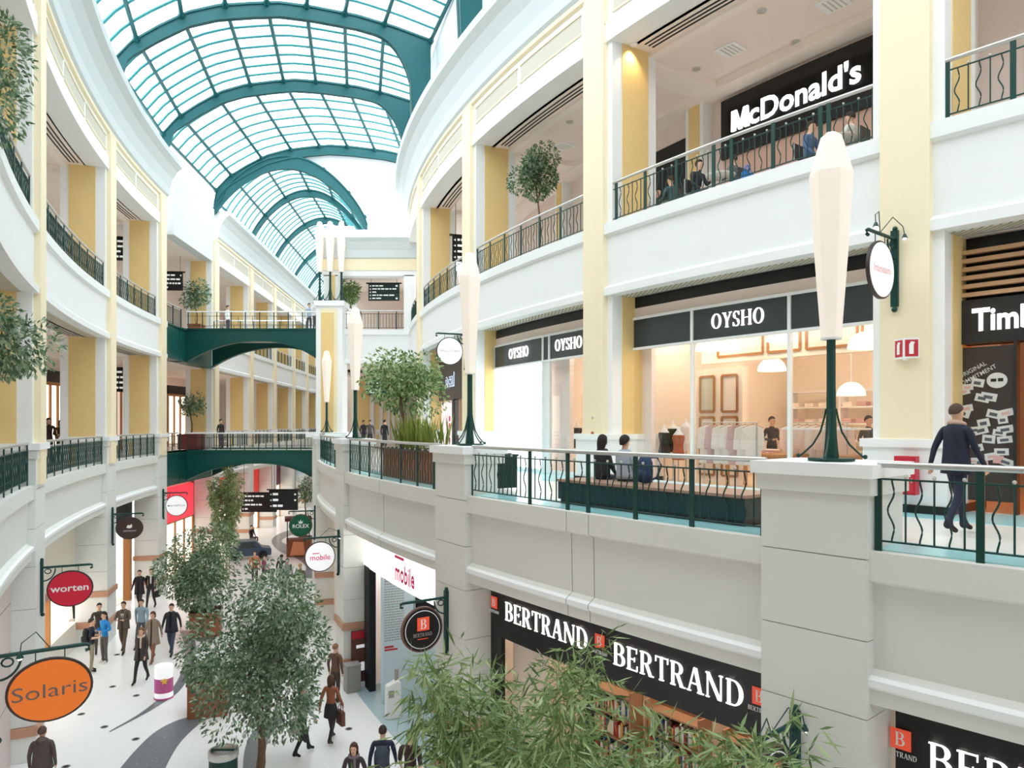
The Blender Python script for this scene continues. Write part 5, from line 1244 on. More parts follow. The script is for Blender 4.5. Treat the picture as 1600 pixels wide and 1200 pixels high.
def tree(loc, c, rx, rz, n, l, w, label, m=None, seed=1, pot=None, r=.07, lumps=9, name='potted_tree'):
    """tree in a box: planter, trunk, foliage"""
    R = random.Random(seed); t = thing(name, label, 'tree', loc); h = 0
    if pot: planter(t, loc, pot[0], pot[0], pot[1], pot[2], pot[3] if len(pot) > 3 else 0); h = pot[1]
    f = MB(); L = crown(f, R, c, rx, rz, n, l, w, lumps)
    b = MB(); trunk(b, R, (loc[0], loc[1], loc[2] + h), (c[0], c[1], c[2] - rz * .35), r, L); b.build('trunk', m_bark, t)
    f.build('foliage', m or m_ficus, t, recalc=False); return t
def at(px, py, Y): return ((px - 800) * Y / FPX, Y, EYE + (HZ - py) * Y / FPX)
g = ground(404, 1216); tree(g, at(412, 1022, g[1]), 1.65, 1.85, 12500, .125, .03, 'large ficus tree in the middle of the concourse, nearest of the ficuses', seed=3, r=.11, lumps=17)
g = ground(322, 990); tree((g[0], g[1], 0), at(312, 886, g[1]), 1.6, 1.5, 8500, .14, .034, 'ficus tree in a brown planter behind the large one, beside the walking group', seed=5, pot=(1.1, .95, m_wood, .3), lumps=14)
g = ground(320, 1119); t = thing('planter', 'low brown wooden planter with leafy plants beside the large ficus', 'planter', (g[0], g[1], 0)); planter(t, (g[0], g[1] + .35, 0), 1.05, 1.0, .98, m_wood, .25)
f = MB(); crown(f, random.Random(8), (g[0], g[1] + .35, 1.2), .6, .35, 700, .13, .034, 5); f.build('foliage', m_ficus, t, recalc=False)
def bamboo(loc, H, spread, canes, n, l, w, label, seed, zmin, pot=None, m=None, rc=.018, droop=.25):
    R = random.Random(seed); t = thing('bamboo_plant', label, 'plant', loc); h = 0
    if pot: planter(t, loc, pot[0], pot[0], pot[1], pot[2]); h = pot[1]
    f = MB()
    for i in range(canes):
        a = R.uniform(0, 2 * PI); q = R.random() ** .5; ht = H * R.uniform(.78, 1.0); b0 = Vector((loc[0] + math.cos(a) * .25 * q, loc[1] + math.sin(a) * .25 * q, loc[2] + h)); e = Vector((math.cos(a), math.sin(a), 0)) * spread * q
        pts = [b0 + Vector((0, 0, (ht - h) * k)) + e * (k ** 1.7) for k in [j / 9 for j in range(10)]]
        pts[-1].z -= droop * q
        c = MB(); c.tube(pts, [rc * (1 - .7 * j / 9) for j in range(10)], 6); c.build('cane', m_cane, t)
        for s in range(n // canes // 7):
            k = zmin + (1 - zmin) * R.random() ** .8; x = k * 9; j = min(8, int(x)); p = pts[j].lerp(pts[j + 1], x - j)
            d0 = (rv(R) + Vector((0, 0, .1))).normalized(); tip = p + d0 * R.uniform(.12, .45) * (.4 + spread * .5)
            for z in range(7):
                d = (d0 * .5 + rv(R) * .75 + Vector((0, 0, -.45))).normalized(); leaf(f, p.lerp(tip, R.uniform(.35, 1)), d, rv(R).normalized(), l * R.uniform(.6, 1.2), w * R.uniform(.7, 1.1))
    f.build('foliage', m or m_bamboo, t, recalc=False); return t
bamboo((0.50, 5.95, 0), 6.55, 1.55, 34, 40000, .19, .0118, 'large bamboo clump in the foreground in front of the bookshop', 11, .45, m=m_bamboo, droop=.5)
g = ground(352, 905); bamboo((g[0], g[1], 0), 5.9, .8, 12, 6500, .26, .03, 'tall slender bamboo behind the ficus trees near the lower footbridge', 12, .35, m=leaf_mat('bamboo_leaf_far', [(110, 128, 78), (148, 164, 110), (186, 196, 148)]))
p = at(478, 762, 49); tree((p[0], p[1], 0), p, 1.0, 1.0, 700, .2, .05, 'dark tree far down the concourse under the footbridge', seed=15, r=.06, pot=(.8, .7, m_wood))
p = at(549, 455, 41.2); tree((p[0], p[1], 13.2), p, .85, .8, 1800, .2, .035, 'bushy bamboo-like tree behind the pier top on the upper end gallery', m_ficus2, 16, (.6, .55, m_wood), .04)
p = at(307, 460, 42.0); tree((p[0], p[1], 13.2), p, .75, .75, 1200, .2, .035, 'small tree in a box at the left end of the upper footbridge', m_ficus, 17, (.7, .65, m_wood), .04)
p = at(299, 628, 42.2); tree((p[0], p[1], 6.74), p, .85, .7, 800, .17, .04, 'small tree in a dark red planter at the left end of the lower footbridge', m_ficus, 18, (1.1, .85, m_red_pot), .05)
u = hit(842, R2, -1.3); q = R2.pos(u, -1.3); p = at(841, 272, q[1]); tree((q[0], q[1], 13.2), p, .86, .82, 3200, .12, .03, 'round-crowned ficus behind the upper railing left of the restaurant', m_ficus, 19, (.55, .5, m_wood), .035)
# gallery planter with tree and sword-leaved plants
u0, u1 = hit(598, R1, -.5), hit(682, R1, -.5); u = (u0 + u1) / 2; q = R1.pos(u, -.95); t = thing('planter', 'long wooden slatted planter with yellow-green sword plants on the first gallery', 'planter', (q[0], q[1], 6.71))
b = MB(); b.abox(R1, u0, u1, -1.35, -.5, 6.71, 7.5); b.build('planter_box', slat_mat('planter_slats', (158, 100, 72), (120, 74, 52), 'X', .11, .85), t)
b = MB(); b.abox(R1, u0 - .1, u1 + .1, -1.4, -.45, 7.46, 7.52); b.build('rim', m_wood, t); b = MB(); b.abox(R1, u0 + .1, u1 - .1, -1.3, -.55, 7.5, 7.54); b.build('soil', m_soil, t)
f = MB(); R = random.Random(3)
for i in range(260):
    uu = R.uniform(u0 + .3, u1 - .6); dd = R.uniform(-1.25, -.6); pp = R1.pos(uu, dd); d = Vector((R.uniform(-.3, .3), R.uniform(-.3, .3), 1)).normalized(); leaf(f, Vector((pp[0], pp[1], 7.52)), d, rv(R).normalized(), R.uniform(.5, 1.05), .03)
f.build('foliage', m_sword, t, recalc=False)
uu = hit(632, R1, -.95); pp = R1.pos(uu, -.95); p = at(628, 596, pp[1]); tree((pp[0], pp[1], 7.52), p, 1.28, .95, 3300, .15, .034, 'leafy green tree rising from the wooden planter on the first gallery', m_ficus2, 21, None, .07, 20, 'gallery_tree')
# branches at the left edge of the view
for py, z0, l, s in ((95, 13.2, 'leafy branches of a tree at the upper left edge of the view', 31), (545, 6.7, 'leafy branches of a tree at the left edge above the lower railing', 32)):
    q = LW.pos(31.0, -1.2); p = at(-40, py, q[1]); tree((q[0], q[1], z0), p, .95 if py < 200 else 1.15, 1.0 if py > 200 else 1.5, 3200, .13, .026, l, m_ficus, s, (.7, .6, m_wood), .05)
# ---------------------------------------------------------------- first gallery furniture
m_benchgreen = mat('bench_green', (20, 58, 60), .4); m_benchtop = mat('bench_top_wood', (168, 134, 116), .35)
u0, u1 = hit(872, R1, -.62), hit(1164, R1, -.62); q = R1.pos((u0 + u1) / 2, -1.0)
t = thing('bench', 'long dark green box bench with brown wooden top behind the railing', 'bench', (q[0], q[1], 6.71))
b = MB(); b.abox(R1, u0, u1, -1.5, -.62, 6.8, 7.12, 0, 4); b.build('body', m_benchgreen, t); b = MB(); b.abox(R1, u0 + .03, u1 - .03, -1.46, -.66, 6.71, 6.8, 0, 4); b.build('plinth', m_skirt, t)
b = MB(); b.abox(R1, u0 - .02, u1 + .02, -1.52, -.6, 7.12, 7.165, 0, 4); b.build('seat', m_benchtop, t)
q, u = onarc(1008, -1.05, 7.42, R1); bag('backpack', q, 2.18, 'dark blue backpack lying on the bench beside the seated pair', (44, 62, 92))
q, u = onarc(783, -1.4, 6.71, R1); n = R1.nrm(u); rz = math.atan2(n.x, -n.y)
t = thing('litter_bin', 'square dark green litter bin on the first gallery, left of the bench', 'bin', q, rz); b = MB(); b.box(-.3, .3, -.25, .25, .04, .75); b.build('body', slat_mat('bin_ribs', (18, 66, 58), (10, 44, 40), 'X', .08, .7), t, local=True, bevel=.01)
b = MB(); b.box(-.32, .32, -.27, .27, .75, .8); b.build('lid', m_green, t, local=True); b = MB(); b.box(-.2, .2, -.16, .16, .8, .82); b.build('opening', m_black, t, local=True)
# fire-point sign and hose cabinet on the cream column
loc, rz = facing(R2, 40.62, .14, zat(545, R2, 40.62, .14)); t = thing('fire_sign', 'V-shaped red and white fire equipment sign on the cream column', 'sign', loc, rz)
for s in (-1, 1):
    T = Matrix.Translation((0, -.17, 0)) @ Matrix.Rotation(s * .62, 4, 'Z'); b = MB(); b.box(0 if s > 0 else -.24, .24 if s > 0 else 0, -.006, .006, -.17, .17, 0, T); pn = b.build('panel', m_trim, t, local=True)
    b = MB(); x = .12 * s; b.box(x - .1, x + .1, -.012, -.006, -.14, .14, 0, T); b.box(x - .04, x + .03, -.016, -.012, -.1, .06, 1, T); b.prism([(x - .04, .06), (x + .03, .06), (x + .05, .1), (x - .01, .11)], -.016, -.012, 1, T); b.build('pictogram', [m_red, m_trim], pn, local=True)
b = MB(); b.box(-.02, .02, -.17, 0, -.2, -.17); b.build('bracket', m_trim, t, local=True)
loc, rz = facing(R2, hit(1417, R2, .32), .32, 7.02); t = thing('hose_cabinet', 'red fire hose cabinet at the foot of the cream column', 'cabinet', loc, rz)
b = MB(); b.box(-.17, .17, -.1, .08, 0, .64); b.build('body', m_red, t, local=True, bevel=.01); b = MB(); b.box(-.15, .15, -.115, -.1, .03, .61); d = b.build('door', m_red, t, local=True)
b = MB(); b.box(-.1, -.04, -.12, -.115, .3, .42); b.box(-.02, .03, -.12, -.115, .3, .42); b.box(.05, .1, -.12, -.115, .3, .42); b.build('pictogram', m_trim, d, local=True); b = MB(); b.box(.11, .13, -.13, -.115, .2, .28); b.build('handle', m_chrome, d, local=True)
for z, l, r in ((7.95, 'small brown round call button on the column left of the bench pair', .05), (8.35, 'small grey socket plate above the call button', .025)):
    loc, rz = facing(R2, 32.2, .135, z); t = thing('call_button' if r > .03 else 'socket_plate', l, 'button', loc, rz); b = MB(); b.lathe([(r, -.02), (r, .02)], 14, T=Matrix.Rotation(PI / 2, 4, 'X')); b.build('plate', m_frame if r > .03 else m_lgrey, t, local=True); b = MB(); b.lathe([(r * .5, .02), (r * .5, .03)], 12, T=Matrix.Rotation(PI / 2, 4, 'X')); b.build('knob', m_red if r > .03 else m_vent, t, local=True)

# ---------------------------------------------------------------- ground floor right: bookshop and phone shop
SD = -.55
def under_sign(u0, u1, label, words_at, logos):
    p = R1.pos((u0 + u1) / 2, SD); t = thing('sign_board', label, 'sign', (p[0], p[1], 3.8)); b = MB(); b.abox(R1, u0, u1, SD - .1, SD, 3.78, 4.9); f = b.build('panel', m_black, t)
    for px, z, cap in words_at:
        loc, rz = facing(R1, hit(px, R1, SD, 20, 58), SD + .01, z); q = MB(); serif(q, 'BERTRAND', cap, 0, 0, 0, 0, .02, TM(loc, rz), squeeze=1.06); q.build('lettering', m_letter, f)
    for px, z, s in logos:
        loc, rz = facing(R1, hit(px, R1, SD, 20, 58), SD + .01, z); q = MB(); T = TM(loc, rz); q.box(-.13 * s, .13 * s, -.01, 0, 0, .27 * s, 1, T); serif(q, 'B', .18 * s, 0, .05 * s, -.01, 0, .008, T); serif(q, 'BERTRAND', .07 * s, 0, -.11 * s, 0, 0, .008, T, squeeze=.9); q.build('logo', [m_trim, m_ltorange], f)
under_sign(33.55, 40.45, 'long black bookshop sign board behind the bamboo, under the gallery', [(851, 4.19, .37), (1054, 4.13, .37)], [(773, 4.33, .9), (938, 4.3, .9), (1188, 4.25, .9)])
under_sign(41.95, 48.4, 'black bookshop sign board at the lower right corner, past the nearest pillar', [(1655, 4.1, .36)], [(1408, 4.26, .9)])
m_bookcream = mat('bookshop_cream', (238, 222, 204), .6); m_booknear = mat('bookshop_wood', (176, 132, 98), .5)
slab(R1, 33.5, 48.5, SD - 5.2, SD - 5.0, 0, 4.9, m_bookcream, 'wall_bookshop_back')
slab(R1, 33.5, 48.5, SD - 5.0, SD - .1, 0.0, .02, m_storefloor, 'floor_bookshop')
for u in (33.4, 41.2): slab(R1, u - .1, u + .1, SD - 5, SD - .1, 0, 4.9, m_bookcream, 'wall_bookshop_side')
b = MB(); b.abox(R1, 33.55, 33.95, SD - .1, SD, 0, 3.8, 0, 1); b.abox(R1, 36.6, 36.75, SD - .1, SD, 0, 3.8, 0, 1); struct('door_2', b, m_black)
b = MB(); b.abox(R1, 33.95, 35.1, SD - .4, SD - .3, 1.0, 3.78); struct('wall_bookshop_panel', b, m_bookcream)
bookcols = [pm((178, 60, 52)), pm((232, 214, 182)), pm((60, 84, 120)), pm((220, 160, 80)), pm((110, 74, 56)), pm((226, 226, 220))]
for k, (ua, ub, l) in enumerate(((35.3, 36.5, 'wooden bookcase of mixed books behind the bamboo, left'), (36.9, 38.2, 'wooden bookcase of mixed books behind the bamboo, middle'), (38.6, 40.0, 'wooden bookcase of mixed books behind the bamboo, right'))):
    p = R1.pos((ua + ub) / 2, SD - 1.2); loc, rz = facing(R1, (ua + ub) / 2, SD - 1.2, .02); t = thing('bookcase', l, 'bookcase', loc, rz); w = 1.25
    for x in (-w / 2, w / 2 - .04): b = MB(); b.box(x, x + .04, 0, .34, 0, 3.1); b.build('side_panel', m_booknear, t, local=True)
    b = MB(); b.box(-w / 2, w / 2, .32, .34, 0, 3.1); b.build('back_panel', m_booknear, t, local=True)
    R = random.Random(k); q = MB()
    for s in range(8):
        b = MB(); b.box(-w / 2 + .04, w / 2 - .04, 0, .32, s * .42, s * .42 + .03); b.build('shelf', m_booknear, t, local=True)
        x = -w / 2 + .05
        while s < 7 and x < w / 2 - .1: e = R.uniform(.025, .06); q.box(x, x + e, .05, .28, s * .42 + .03, s * .42 + R.uniform(.22, .36), R.randrange(6)); x += e + .004
    o = q.build('books', bookcols, t, local=True); o['kind'] = 'stuff'
# phone shop
ua, ub = 25.0, 32.0
p = R1.pos(28.5, SD); t = thing('sign_board', 'white lightbox sign with pink lettering above the phone shop', 'sign', (p[0], p[1], 3.8)); b = MB(); b.abox(R1, 24.9, 32.05, SD - .15, SD, 3.78, 4.88); f = b.build('panel', m_lightbox, t)
loc, rz = facing(R1, hit(633, R1, SD), SD + .01, 4.08); q = MB(); letters(q, 'mobile', .46, 0, -.12, 0, 0, .03, T=TM(loc, rz), depth=.012, squeeze=.8); T = TM(loc, rz); q.box(-.75, -.05, -.012, 0, .46, .54, 0, T); q.box(-1.1, 1.1, -.004, 0, -.3, .62, 1, T); q.build('lettering', [m_pink, m_lightbox], f)
m_bluewall = mat('phone_shop_blue', (206, 226, 236), .5)
un = 27.4
slab(R1, 26.5, 26.7, -6, SD - .1, 0, 4.9, m_bluewall, 'wall_phone_shop_side'); slab(R1, 25, 32.2, -6.2, -6, 0, 4.9, m_bluewall, 'wall_phone_shop_back')
slab(R1, 25.0, 32.4, -6, -.2, 0.0, .012, m_shopfloor, 'floor_phone_shop')
b = MB(); b.abox(R1, 24.95, 25.6, SD - .2, SD, 0, 3.8, 0, 1); struct('door_3', b, m_dark)
def wallT(d, z):  # on the side wall that faces back up the hall
    n = R1.nrm(26.7); p = R1.pos(26.7, d); v = -n; return TM(Vector((p[0], p[1], z)), math.atan2(-n.y, -n.x))
t = thing('poster', 'black poster with moon-like white shape on the pale blue phone shop wall', 'poster', (0, 0, 0)); T = wallT(-2.6, 2.9)
b = MB(); b.box(-.95, .95, -.03, -.004, -.75, .85, 0, T); f = b.build('panel', m_black, t); b = MB(); b.prism([(-.5, -.7), (.6, -.7), (.4, -.45), (0, -.38), (-.3, -.48)], -.04, -.03, 0, T); b.build('picture', m_signwhite, f)
t.location = (0, 0, 0)
t = thing('wall_text', 'grey block of small text on the pale blue phone shop wall', 'wall lettering', (0, 0, 0)); T = wallT(-1.0, 2.6); b = MB(); R = random.Random(2); b.box(-.34, .34, -.003, -.0005, -1.08, 1.16, 1, T)
for r in range(26):
    x = -.3
    while x < .28: e = min(R.uniform(.03, .1), .3 - x); b.box(x, x + e, -.008, -.003, 1.1 - r * .075, 1.13 - r * .075 + (.02 if r < 4 else 0), 0, T); x += e + .02
b.box(-.3, -.02, -.008, -.003, -.98, -.92, 2, T); b.box(-.3, .1, -.008, -.003, -1.06, -1.01, 2, T); b.build('lettering', [m_lgrey, m_bluewall, m_red], t)
g = ground(614, 1122); t = thing('security_stand', 'slim white stand at the phone shop entrance', 'stand', (g[0], g[1], .012), .4)
b = MB(); b.prism([(-.22, 0), (.22, 0), (.2, 1.0), (.1, 1.05), (-.2, .92)], -.12, .12); b.build('body', m_trim, t, local=True, bevel=.03); b = MB(); b.box(.05, .15, -.04, .04, 1.0, 1.35); b.build('display', m_lgrey, t, local=True); b = MB(); b.box(-.15, .0, -.125, -.12, .6, .8); b.build('logo', m_lgrey, t, local=True)
g = ground(566, 1072); t = thing('roll_up_banner', 'dark red and brown roll-up banner beside the phone shop door', 'banner', (g[0], g[1], .012), .55)
b = MB(); b.box(-.36, .36, -.02, .02, .14, 1.75); f = b.build('print', mat('banner_brown', (104, 66, 58), .5), t, local=True); b = MB(); b.box(-.38, .38, -.1, .1, 0, .14); b.build('base', m_trim, t, local=True)
b = MB(); b.box(-.34, .34, -.026, -.02, 1.5, 1.72, 1); b.prism([(.14 * math.cos(2 * PI * i / 20), .62 + .14 * math.sin(2 * PI * i / 20)) for i in range(20)], -.026, -.02, 0); b.box(-.2, .2, -.026, -.02, 1.2, 1.3, 0); b.box(-.35, .35, -.0215, -.02, .15, 1.74, 2); b.build('picture', [m_signwhite, m_red, pm((104, 66, 58))], f, local=True)
g = ground(549, 1073); t = thing('kick_bin', 'grey rectangular bin at the foot of the banded pillar', 'bin', (g[0] + .1, g[1] - .35, .0), .5); b = MB(); b.box(-.22, .22, -.2, .2, 0, .8); b.build('body', mat('bin_grey', (150, 148, 140), .5), t, local=True, bevel=.02); b = MB(); b.box(-.23, .23, -.21, .21, .8, .84); b.build('lid', m_lgrey, t, local=True)
slab(R1, 8, 24.6, -6.2, -6.0, 0, 5.0, m_bookcream, 'wall_ground_right')
slab(R1, 17.0, 23.4, SD - .3, SD - .1, 0, 5.0, m_bookcream, 'wall_ground_right')

# ---------------------------------------------------------------- ground floor objects
g = ground(349, 1240); t = thing('litter_bin', 'round dark green ribbed litter bin with steel top beside the ficus trunk', 'bin', (g[0], g[1], 0))
b = MB(); b.lathe([(.26, .02), (.28, .1), (.30, .82)], 28, 0, smooth=False); 
for i in range(28): a = 2 * PI * i / 28; b.box(.285 * math.cos(a) - .012, .285 * math.cos(a) + .012, .285 * math.sin(a) - .012, .285 * math.sin(a) + .012, .1, .82)
b.build('body', m_green, t, local=True)
b = MB(); b.lathe([(.315, .82), (.325, .84), (.325, .96), (.315, .98), (.27, .98), (.26, .9)], 28, 0); b.build('steel_band', m_chrome, t, local=True); b = MB(); b.lathe([(.26, .88), (.26, .89)], 24); b.build('opening', m_skirt, t, local=True); b = MB(); b.box(-.26, .26, -.03, .03, .96, .985); b.build('crossbar', m_green, t, local=True)
g = ground(256, 1090); t = thing('promotion_drum', 'white and magenta promotional drum with yellow star on the concourse floor', 'drum', (g[0], g[1], 0))
b = MB(); b.lathe([(.27, 0), (.27, .05)], 24, 1); b.lathe([(.26, .05), (.26, .2)], 24, 0); b.lathe([(.26, .2), (.26, .62)], 24, 1); b.lathe([(.26, .62), (.26, .95), (.24, .98)], 24, 0); b.build('body', [m_signwhite, mat('drum_magenta', (196, 92, 150), .5)], t, local=True)
b = MB(); star = [((.11 if i % 2 == 0 else .05) * math.cos(PI / 2 + i * PI / 5), .56 + (.11 if i % 2 == 0 else .05) * math.sin(PI / 2 + i * PI / 5)) for i in range(10)]; b.prism(star, -.275, -.255, 0, Matrix.Rotation(.5, 4, 'Z')); b.build('star', mat('star_yellow', (240, 196, 70), .5), t, local=True)
for i, (px, py) in enumerate(((138, 1059), (176, 1073), (213, 1087), (127, 1116), (163, 1136), (212, 1155), (183, 1023), (103, 1198), (545, 1139))):
    g = ground(px, py); t = thing('floor_light', 'small round steel floor light set in the white terrazzo', 'floor light', g, 0, 'floor lights in the concourse'); b = MB(); b.lathe([(.10, .001), (.10, .006), (.07, .008)], 16); b.build('ring', m_joint, t, local=True); b = MB(); b.lathe([(.065, .006), (.065, .0095)], 14); b.build('lens', m_dark, t, local=True)
p = ground(415, 905); direction_board(((405 - 800) * 43.5 / FPX, 43.5, EYE + (HZ - 800) * 43.5 / FPX), 0, 2.1, 1.1, 'black direction board hanging under the lower footbridge, left', 4, 6.4, m_black, 21); direction_board(((443 - 800) * 40.9 / FPX, 40.9, EYE + (HZ - 797) * 40.9 / FPX), 0, 1.6, 1.1, 'black direction board hanging under the lower footbridge, right', 3, 6.39, m_black, 22)
g = ground(466, 868); t = thing('kiosk', 'brown and orange sales kiosk beyond the green round sign', 'kiosk', g, .3)
b = MB(); b.box(-.7, .7, -.5, .5, 0, 1.05); b.build('counter', pm((136, 84, 60)), t, local=True, bevel=.02); b = MB(); b.box(-.8, .8, -.6, .6, 2.2, 2.4); b.build('canopy', pm((96, 46, 44)), t, local=True, bevel=.02); b = MB(); b.prism([(-.5, .1), (.4, .1), (.3, .9), (-.3, .95)], -.51, -.5); b.build('poster', pm((228, 150, 110)), t, local=True)
for x in (-.65, .65): b = MB(); b.box(x - .03, x + .03, -.45, -.39, 1.05, 2.2); b.build('post', m_black, t, local=True)
g = ground(388, 872); t = thing('display_car', 'low dark blue car-like display stand in the far concourse', 'stall', g, .4)
b = MB(); b.prism([(-1.3, .2), (1.3, .2), (1.3, .6), (.8, .68), (.4, 1.1), (-.6, 1.1), (-1.0, .7), (-1.3, .6)], -.6, .6); b.build('body', pm((64, 84, 104), .3), t, local=True, bevel=.05)
for x in (-.8, .8):
    for y in (-.58, .5): b = MB(); b.lathe([(.26, -.06), (.26, .06)], 18, T=Matrix.Translation((x, y + .04, .26)) @ Matrix.Rotation(PI / 2, 4, 'X')); b.build('wheel', m_dark, t, local=True)
b = MB(); b.prism([(-.5, .7), (.35, .7), (.3, 1.03), (-.45, 1.03)], -.61, -.6); b.build('side_window', m_grey_sign, t, local=True)

# ---------------------------------------------------------------- left side shops
m_panelp = mat('left_wall_panel', (222, 206, 202), .6); m_creamtile = mat('cream_tile', (238, 232, 218), .5); m_redlit = mat('red_lit_fascia', (232, 60, 78), .5, emit=.5); m_lit = mat('lit_window_warm', (255, 246, 232), .5, emit=1.0, ecol=(255, 240, 222))
b = MB(); b.abox(LW, 26.4, 34.2, -.7, -.45, 0, 4.92)
struct('wall_left_ground', b, m_panelp)
for z in (1.6, 2.75, 3.9): b = MB(); b.abox(LW, 26.4, 31.6, -.452, -.445, z - .008, z + .008); struct('wall_left_joint', b, m_joint)
b = MB(); b.abox(LW, 31.4, 34.2, -.45, -.15, 3.9, 4.9); struct('wall_left_red_fascia', b, m_redlit)
b = MB(); b.abox(LW, 17.5, 25.4, -1.3, -1.0, 2.7, 4.92, 0); b.abox(LW, 17.5, 25.4, -1.3, -.96, 2.45, 2.7, 1); b.abox(LW, 17.5, 25.4, -1.3, -.96, 0, .9, 0); struct('wall_left_ground', b, [m_creamtile, m_band])
for ua, ub in ((17.9, 20.2), (20.4, 22.6)):
    b = MB(); b.abox(LW, ua, ub, -1.25, -1.1, .9, 2.45); struct('window_lit', b, m_lit)
b = MB(); b.abox(LW, 20.25, 20.35, -1.2, -.95, .9, 2.45, 0, 1); b.abox(LW, 22.65, 22.8, -1.2, -.9, 0, 2.45, 0, 1); struct('trim_1', b, m_frame)
b = MB(); b.abox(LW, 22.9, 25.3, -2.4, -2.2, 0, 2.5); struct('wall_left_shop', b, m_panelp)
for i, u in enumerate((23.4, 24.4)):
    loc, rz = facing(LW, u, -2.15, 0.0); t = thing('magazine_rack', 'tall grey magazine rack inside the left doorway, %s' % ('farther one' if i == 0 else 'nearer one'), 'rack', loc, rz)
    for x in (-.3, .27): b = MB(); b.box(x, x + .03, -.3, 0, 0, 2.0); b.build('side_panel', m_lgrey, t, local=True)
    for k in range(5): b = MB(); b.box(-.3, .3, -.3, 0, .2 + k * .4, .23 + k * .4); b.build('shelf', m_trim, t, local=True)
loc, rz = facing(LW, 19.0, -.9, 2.62); n = LW.nrm(19); t = thing('exit_sign', 'green emergency exit sign with white running figure near the red sign', 'sign', loc, math.atan2(n.y, n.x)); b = MB(); b.box(-.2, .2, -.02, .02, -.2, .2); f = b.build('panel', mat('exit_green', (22, 120, 74), .4, emit=.2), t, local=True)
b = MB(); b.ball((.04, -.024, .12), .03, 0, 8); b.tube([(.02, -.024, .08), (-.02, -.024, -.02), (-.1, -.024, -.1)], .018, 6); b.tube([(-.02, -.024, -.02), (.05, -.024, -.06), (.03, -.024, -.14)], .018, 6); b.tube([(.02, -.024, .07), (.09, -.024, .02)], .014, 6); b.tube([(.02, -.024, .07), (-.08, -.024, .05)], .014, 6); b.build('pictogram', m_trim, f, local=True)
loc, rz = facing(LW, 25.33, .0, 1.5); n = LW.nrm(25); t = thing('fire_sign', 'two-panel red fire equipment sign low on the left pillar', 'sign', loc, math.atan2(n.y, n.x)); b = MB(); b.box(-.02, .34, -.02, 0, -.42, .42); f = b.build('panel', m_trim, t, local=True); b = MB(); b.box(.02, .3, -.03, -.02, .03, .38, 0); b.box(.02, .3, -.03, -.02, -.38, -.03, 0); b.box(.11, .2, -.036, -.03, .1, .3, 1); b.box(.09, .22, -.036, -.03, -.26, -.12, 1); b.build('pictogram', [m_red, m_trim], f, local=True)
# brown-framed shop under the brown oval sign
p = LW.pos(13.7, -1); t = thing('shop_front', 'dark-framed shop front with white-lit top sign behind the brown oval sign', 'shop front', (p[0], p[1], 0))
b = MB(); b.abox(LW, 10.9, 16.5, -1.4, -1.1, 3.6, 4.9); sp = b.build('sign_panel', m_dark, t)
b = MB(); b.abox(LW, 13.4, 16.3, -1.1, -1.06, 4.0, 4.7); b.build('lightbox', m_lightbox, sp)
b = MB()
for u in (11.2, 13.2, 15.0, 16.3): b.abox(LW, u - .12, u + .12, -1.35, -1.05, 0, 3.6, 0, 1)
b.abox(LW, 11.2, 16.3, -1.35, -1.05, 3.5, 3.6); b.build('frame', m_frame, t); b = MB(); b.abox(LW, 13.2, 15.0, -1.3, -1.26, .1, 3.6); b.abox(LW, 11.2, 13.2, -1.3, -1.26, .1, 3.6); b.build('window_pane', m_glass, t)
slab(LW, 10.8, 17, -5, -4.8, 0, 4.9, m_peach, 'wall_left_shop'); slab(LW, 10.8, 17, -4.8, -1.3, .0, .02, m_storefloor, 'floor_left_shop')
loc, rz = facing(LW, 13.5, -3, 4.85)
def warm_light(loc, rz, label, w=1.0, g=None):
    t = thing('ceiling_light', label, 'light', loc, rz, g); b = MB(); b.box(-w / 2, w / 2, -.25, .25, -.04, 0); b.build('diffuser', m_warm, t, local=True); b = MB(); b.box(-w / 2 - .04, w / 2 + .04, -.3, -.25, -.05, 0); b.box(-w / 2 - .04, w / 2 + .04, .25, .3, -.05, 0); b.build('frame', m_trim, t, local=True); return t
warm_light(loc, rz, 'warm ceiling light inside the brown-framed shop', 2.0)
for i, u in enumerate((12.0, 14.2, 15.7)):
    loc, rz = facing(LW, u, -2.2, .02); t = thing('mannequin', 'dark-dressed mannequin in the brown-framed shop, %s' % ('far', 'middle', 'near')[i], 'mannequin', loc, rz)
    b = MB(); b.lathe([(.05, .1), (.08, .5), (.15, .8), (.13, 1.05), (.17, 1.3), (.06, 1.42), (.04, 1.5)], 14, 0, sy=.7); b.build('outfit', m_blk, t, local=True); b = MB(); b.ball((0, 0, 1.58), .09, 0, 10, sz=1.2); b.build('head', m_skinw, t, local=True); b = MB(); b.lathe([(.2, 0), (.2, .02), (.02, .1)], 14); b.build('stand', m_chrome, t, local=True)
# lit bookshop ceiling and phone shop ceiling
for P, u, d, z, l in ((R1, 35, -2.0, 4.98, 'warm ceiling light in the bookshop, left'), (R1, 38.5, -2.0, 4.98, 'warm ceiling light in the bookshop, middle'), (R1, 44, -2.0, 4.98, 'warm ceiling light in the bookshop, right'), (R1, 29, -3.0, 4.98, 'warm ceiling light in the phone shop'), (R1, 20, -3, 4.98, 'warm ceiling light in the shop beyond the phone shop')):
    loc, rz = facing(P, u, d, z); warm_light(loc, rz, l, 1.6)
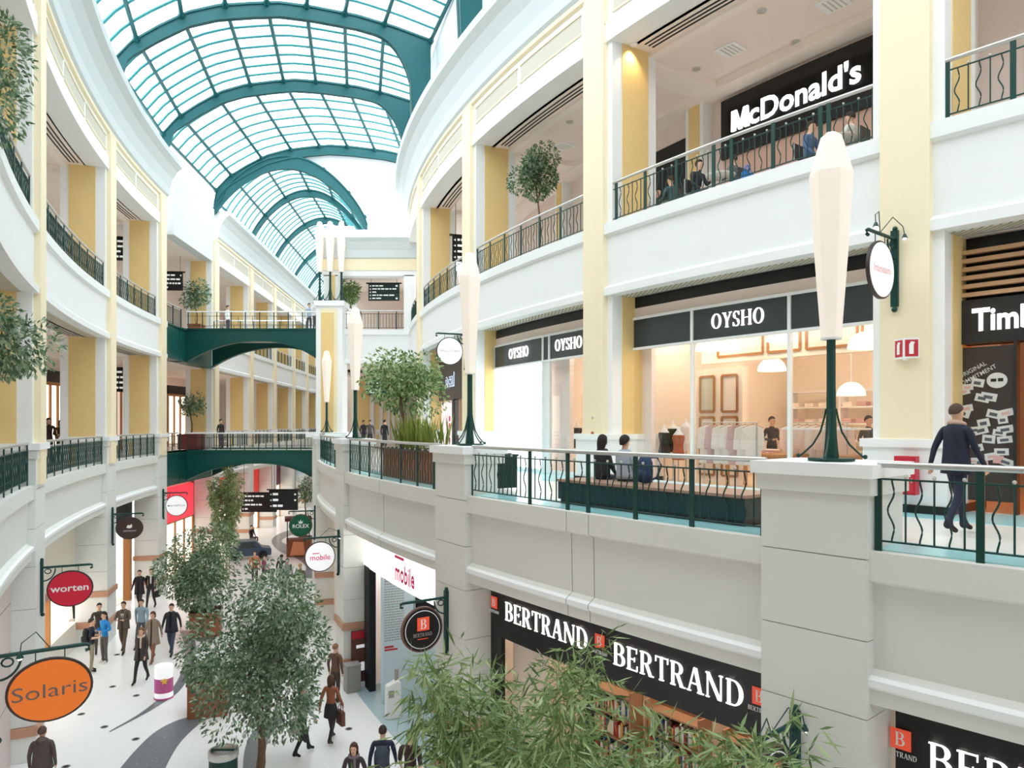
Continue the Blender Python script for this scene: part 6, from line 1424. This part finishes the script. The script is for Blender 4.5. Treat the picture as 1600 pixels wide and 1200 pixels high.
# first-gallery shops behind the left arcade
slab(LW, 3.0, 34, -5.4, -4.9, 6.7, 11.5, m_pinkwall, 'wall_first_left')
m_pinklit = mat('pale_pink_window', (250, 226, 212), .5, emit=.35)
for i, (xa, xb, m, l) in enumerate(((66, 112, m_lit, 'warm lit shop window on the left gallery behind the two people'), (181, 212, m_pinklit, 'pale pink shop window on the left gallery under the black hanging board'), (262, 300, m_lit, 'bright shop window on the left gallery behind the potted tree'))):
    ub, ua = hit(xa, LW, -4.8, -4, 30, False), hit(xb, LW, -4.8, -4, 30, False)
    p = LW.pos((ua + ub) / 2, -4.8); t = thing('shop_window', l, 'shop window', (p[0], p[1], 6.7)); b = MB(); b.abox(LW, ua, ub, -4.9, -4.82, 6.9, 10.0); b.build('display', m, t); b = MB()
    for k in range(5): u = ua + (ub - ua) * k / 4; b.abox(LW, u - .06, u + .06, -4.9, -4.75, 6.7, 10.1, 0, 1)
    b.abox(LW, ua, ub, -4.9, -4.75, 10.0, 10.15); b.build('frame', m_frame, t); b = MB(); b.abox(LW, ua, ub, -4.9, -4.74, 10.15, 10.7); b.build('sign_panel', m_black, t)
# corridor shops on the ground floor
def corr_shop(ua, ub, m, l, text=None, tm=None):
    p = CL.pos((ua + ub) / 2, -1.1); t = thing('shop_front', l, 'shop front', (p[0], p[1], 0)); b = MB(); b.abox(CL, ua, ub, -1.2, -1.0, 2.9, 4.75); f = b.build('sign_panel', m, t)
    b = MB(); b.abox(CL, ua, ub, -1.2, -1.1, .1, 2.9); b.build('lit_window', m_lit, t); b = MB()
    for k in range(4): u = ua + (ub - ua) * k / 3; b.abox(CL, u - .06, u + .06, -1.2, -1.02, 0, 2.9, 0, 1)
    b.abox(CL, ua, ub, -1.2, -1.02, 2.82, 2.9); b.build('frame', m_frame, t)
    if text:
        loc, rz = facing(CL, (ua + ub) / 2, -.99, 3.55); q = MB(); letters(q, text, .5, 0, 0, 0, 0, .02, T=TM(loc, rz), squeeze=1.2); q.build('lettering', m_letter, f)
corr_shop(.4, 4.6, m_redlit, 'shop front with red lit fascia behind the white round sign'); corr_shop(6.0, 12.4, m_ltorange, 'shop front with orange fascia behind the tall bamboo'); corr_shop(14, 19.5, mat('fascia_red', (206, 50, 46), .5, emit=.3), 'shop front with plain red fascia far down the concourse'); corr_shop(21, 27, mat('fascia_wine', (110, 36, 60), .5), 'shop front with wine-red fascia far down the concourse'); corr_shop(28.5, 33, mat('fascia_blue', (60, 160, 206), .5, emit=.3), 'shop front with bright blue fascia at the far end of the concourse')
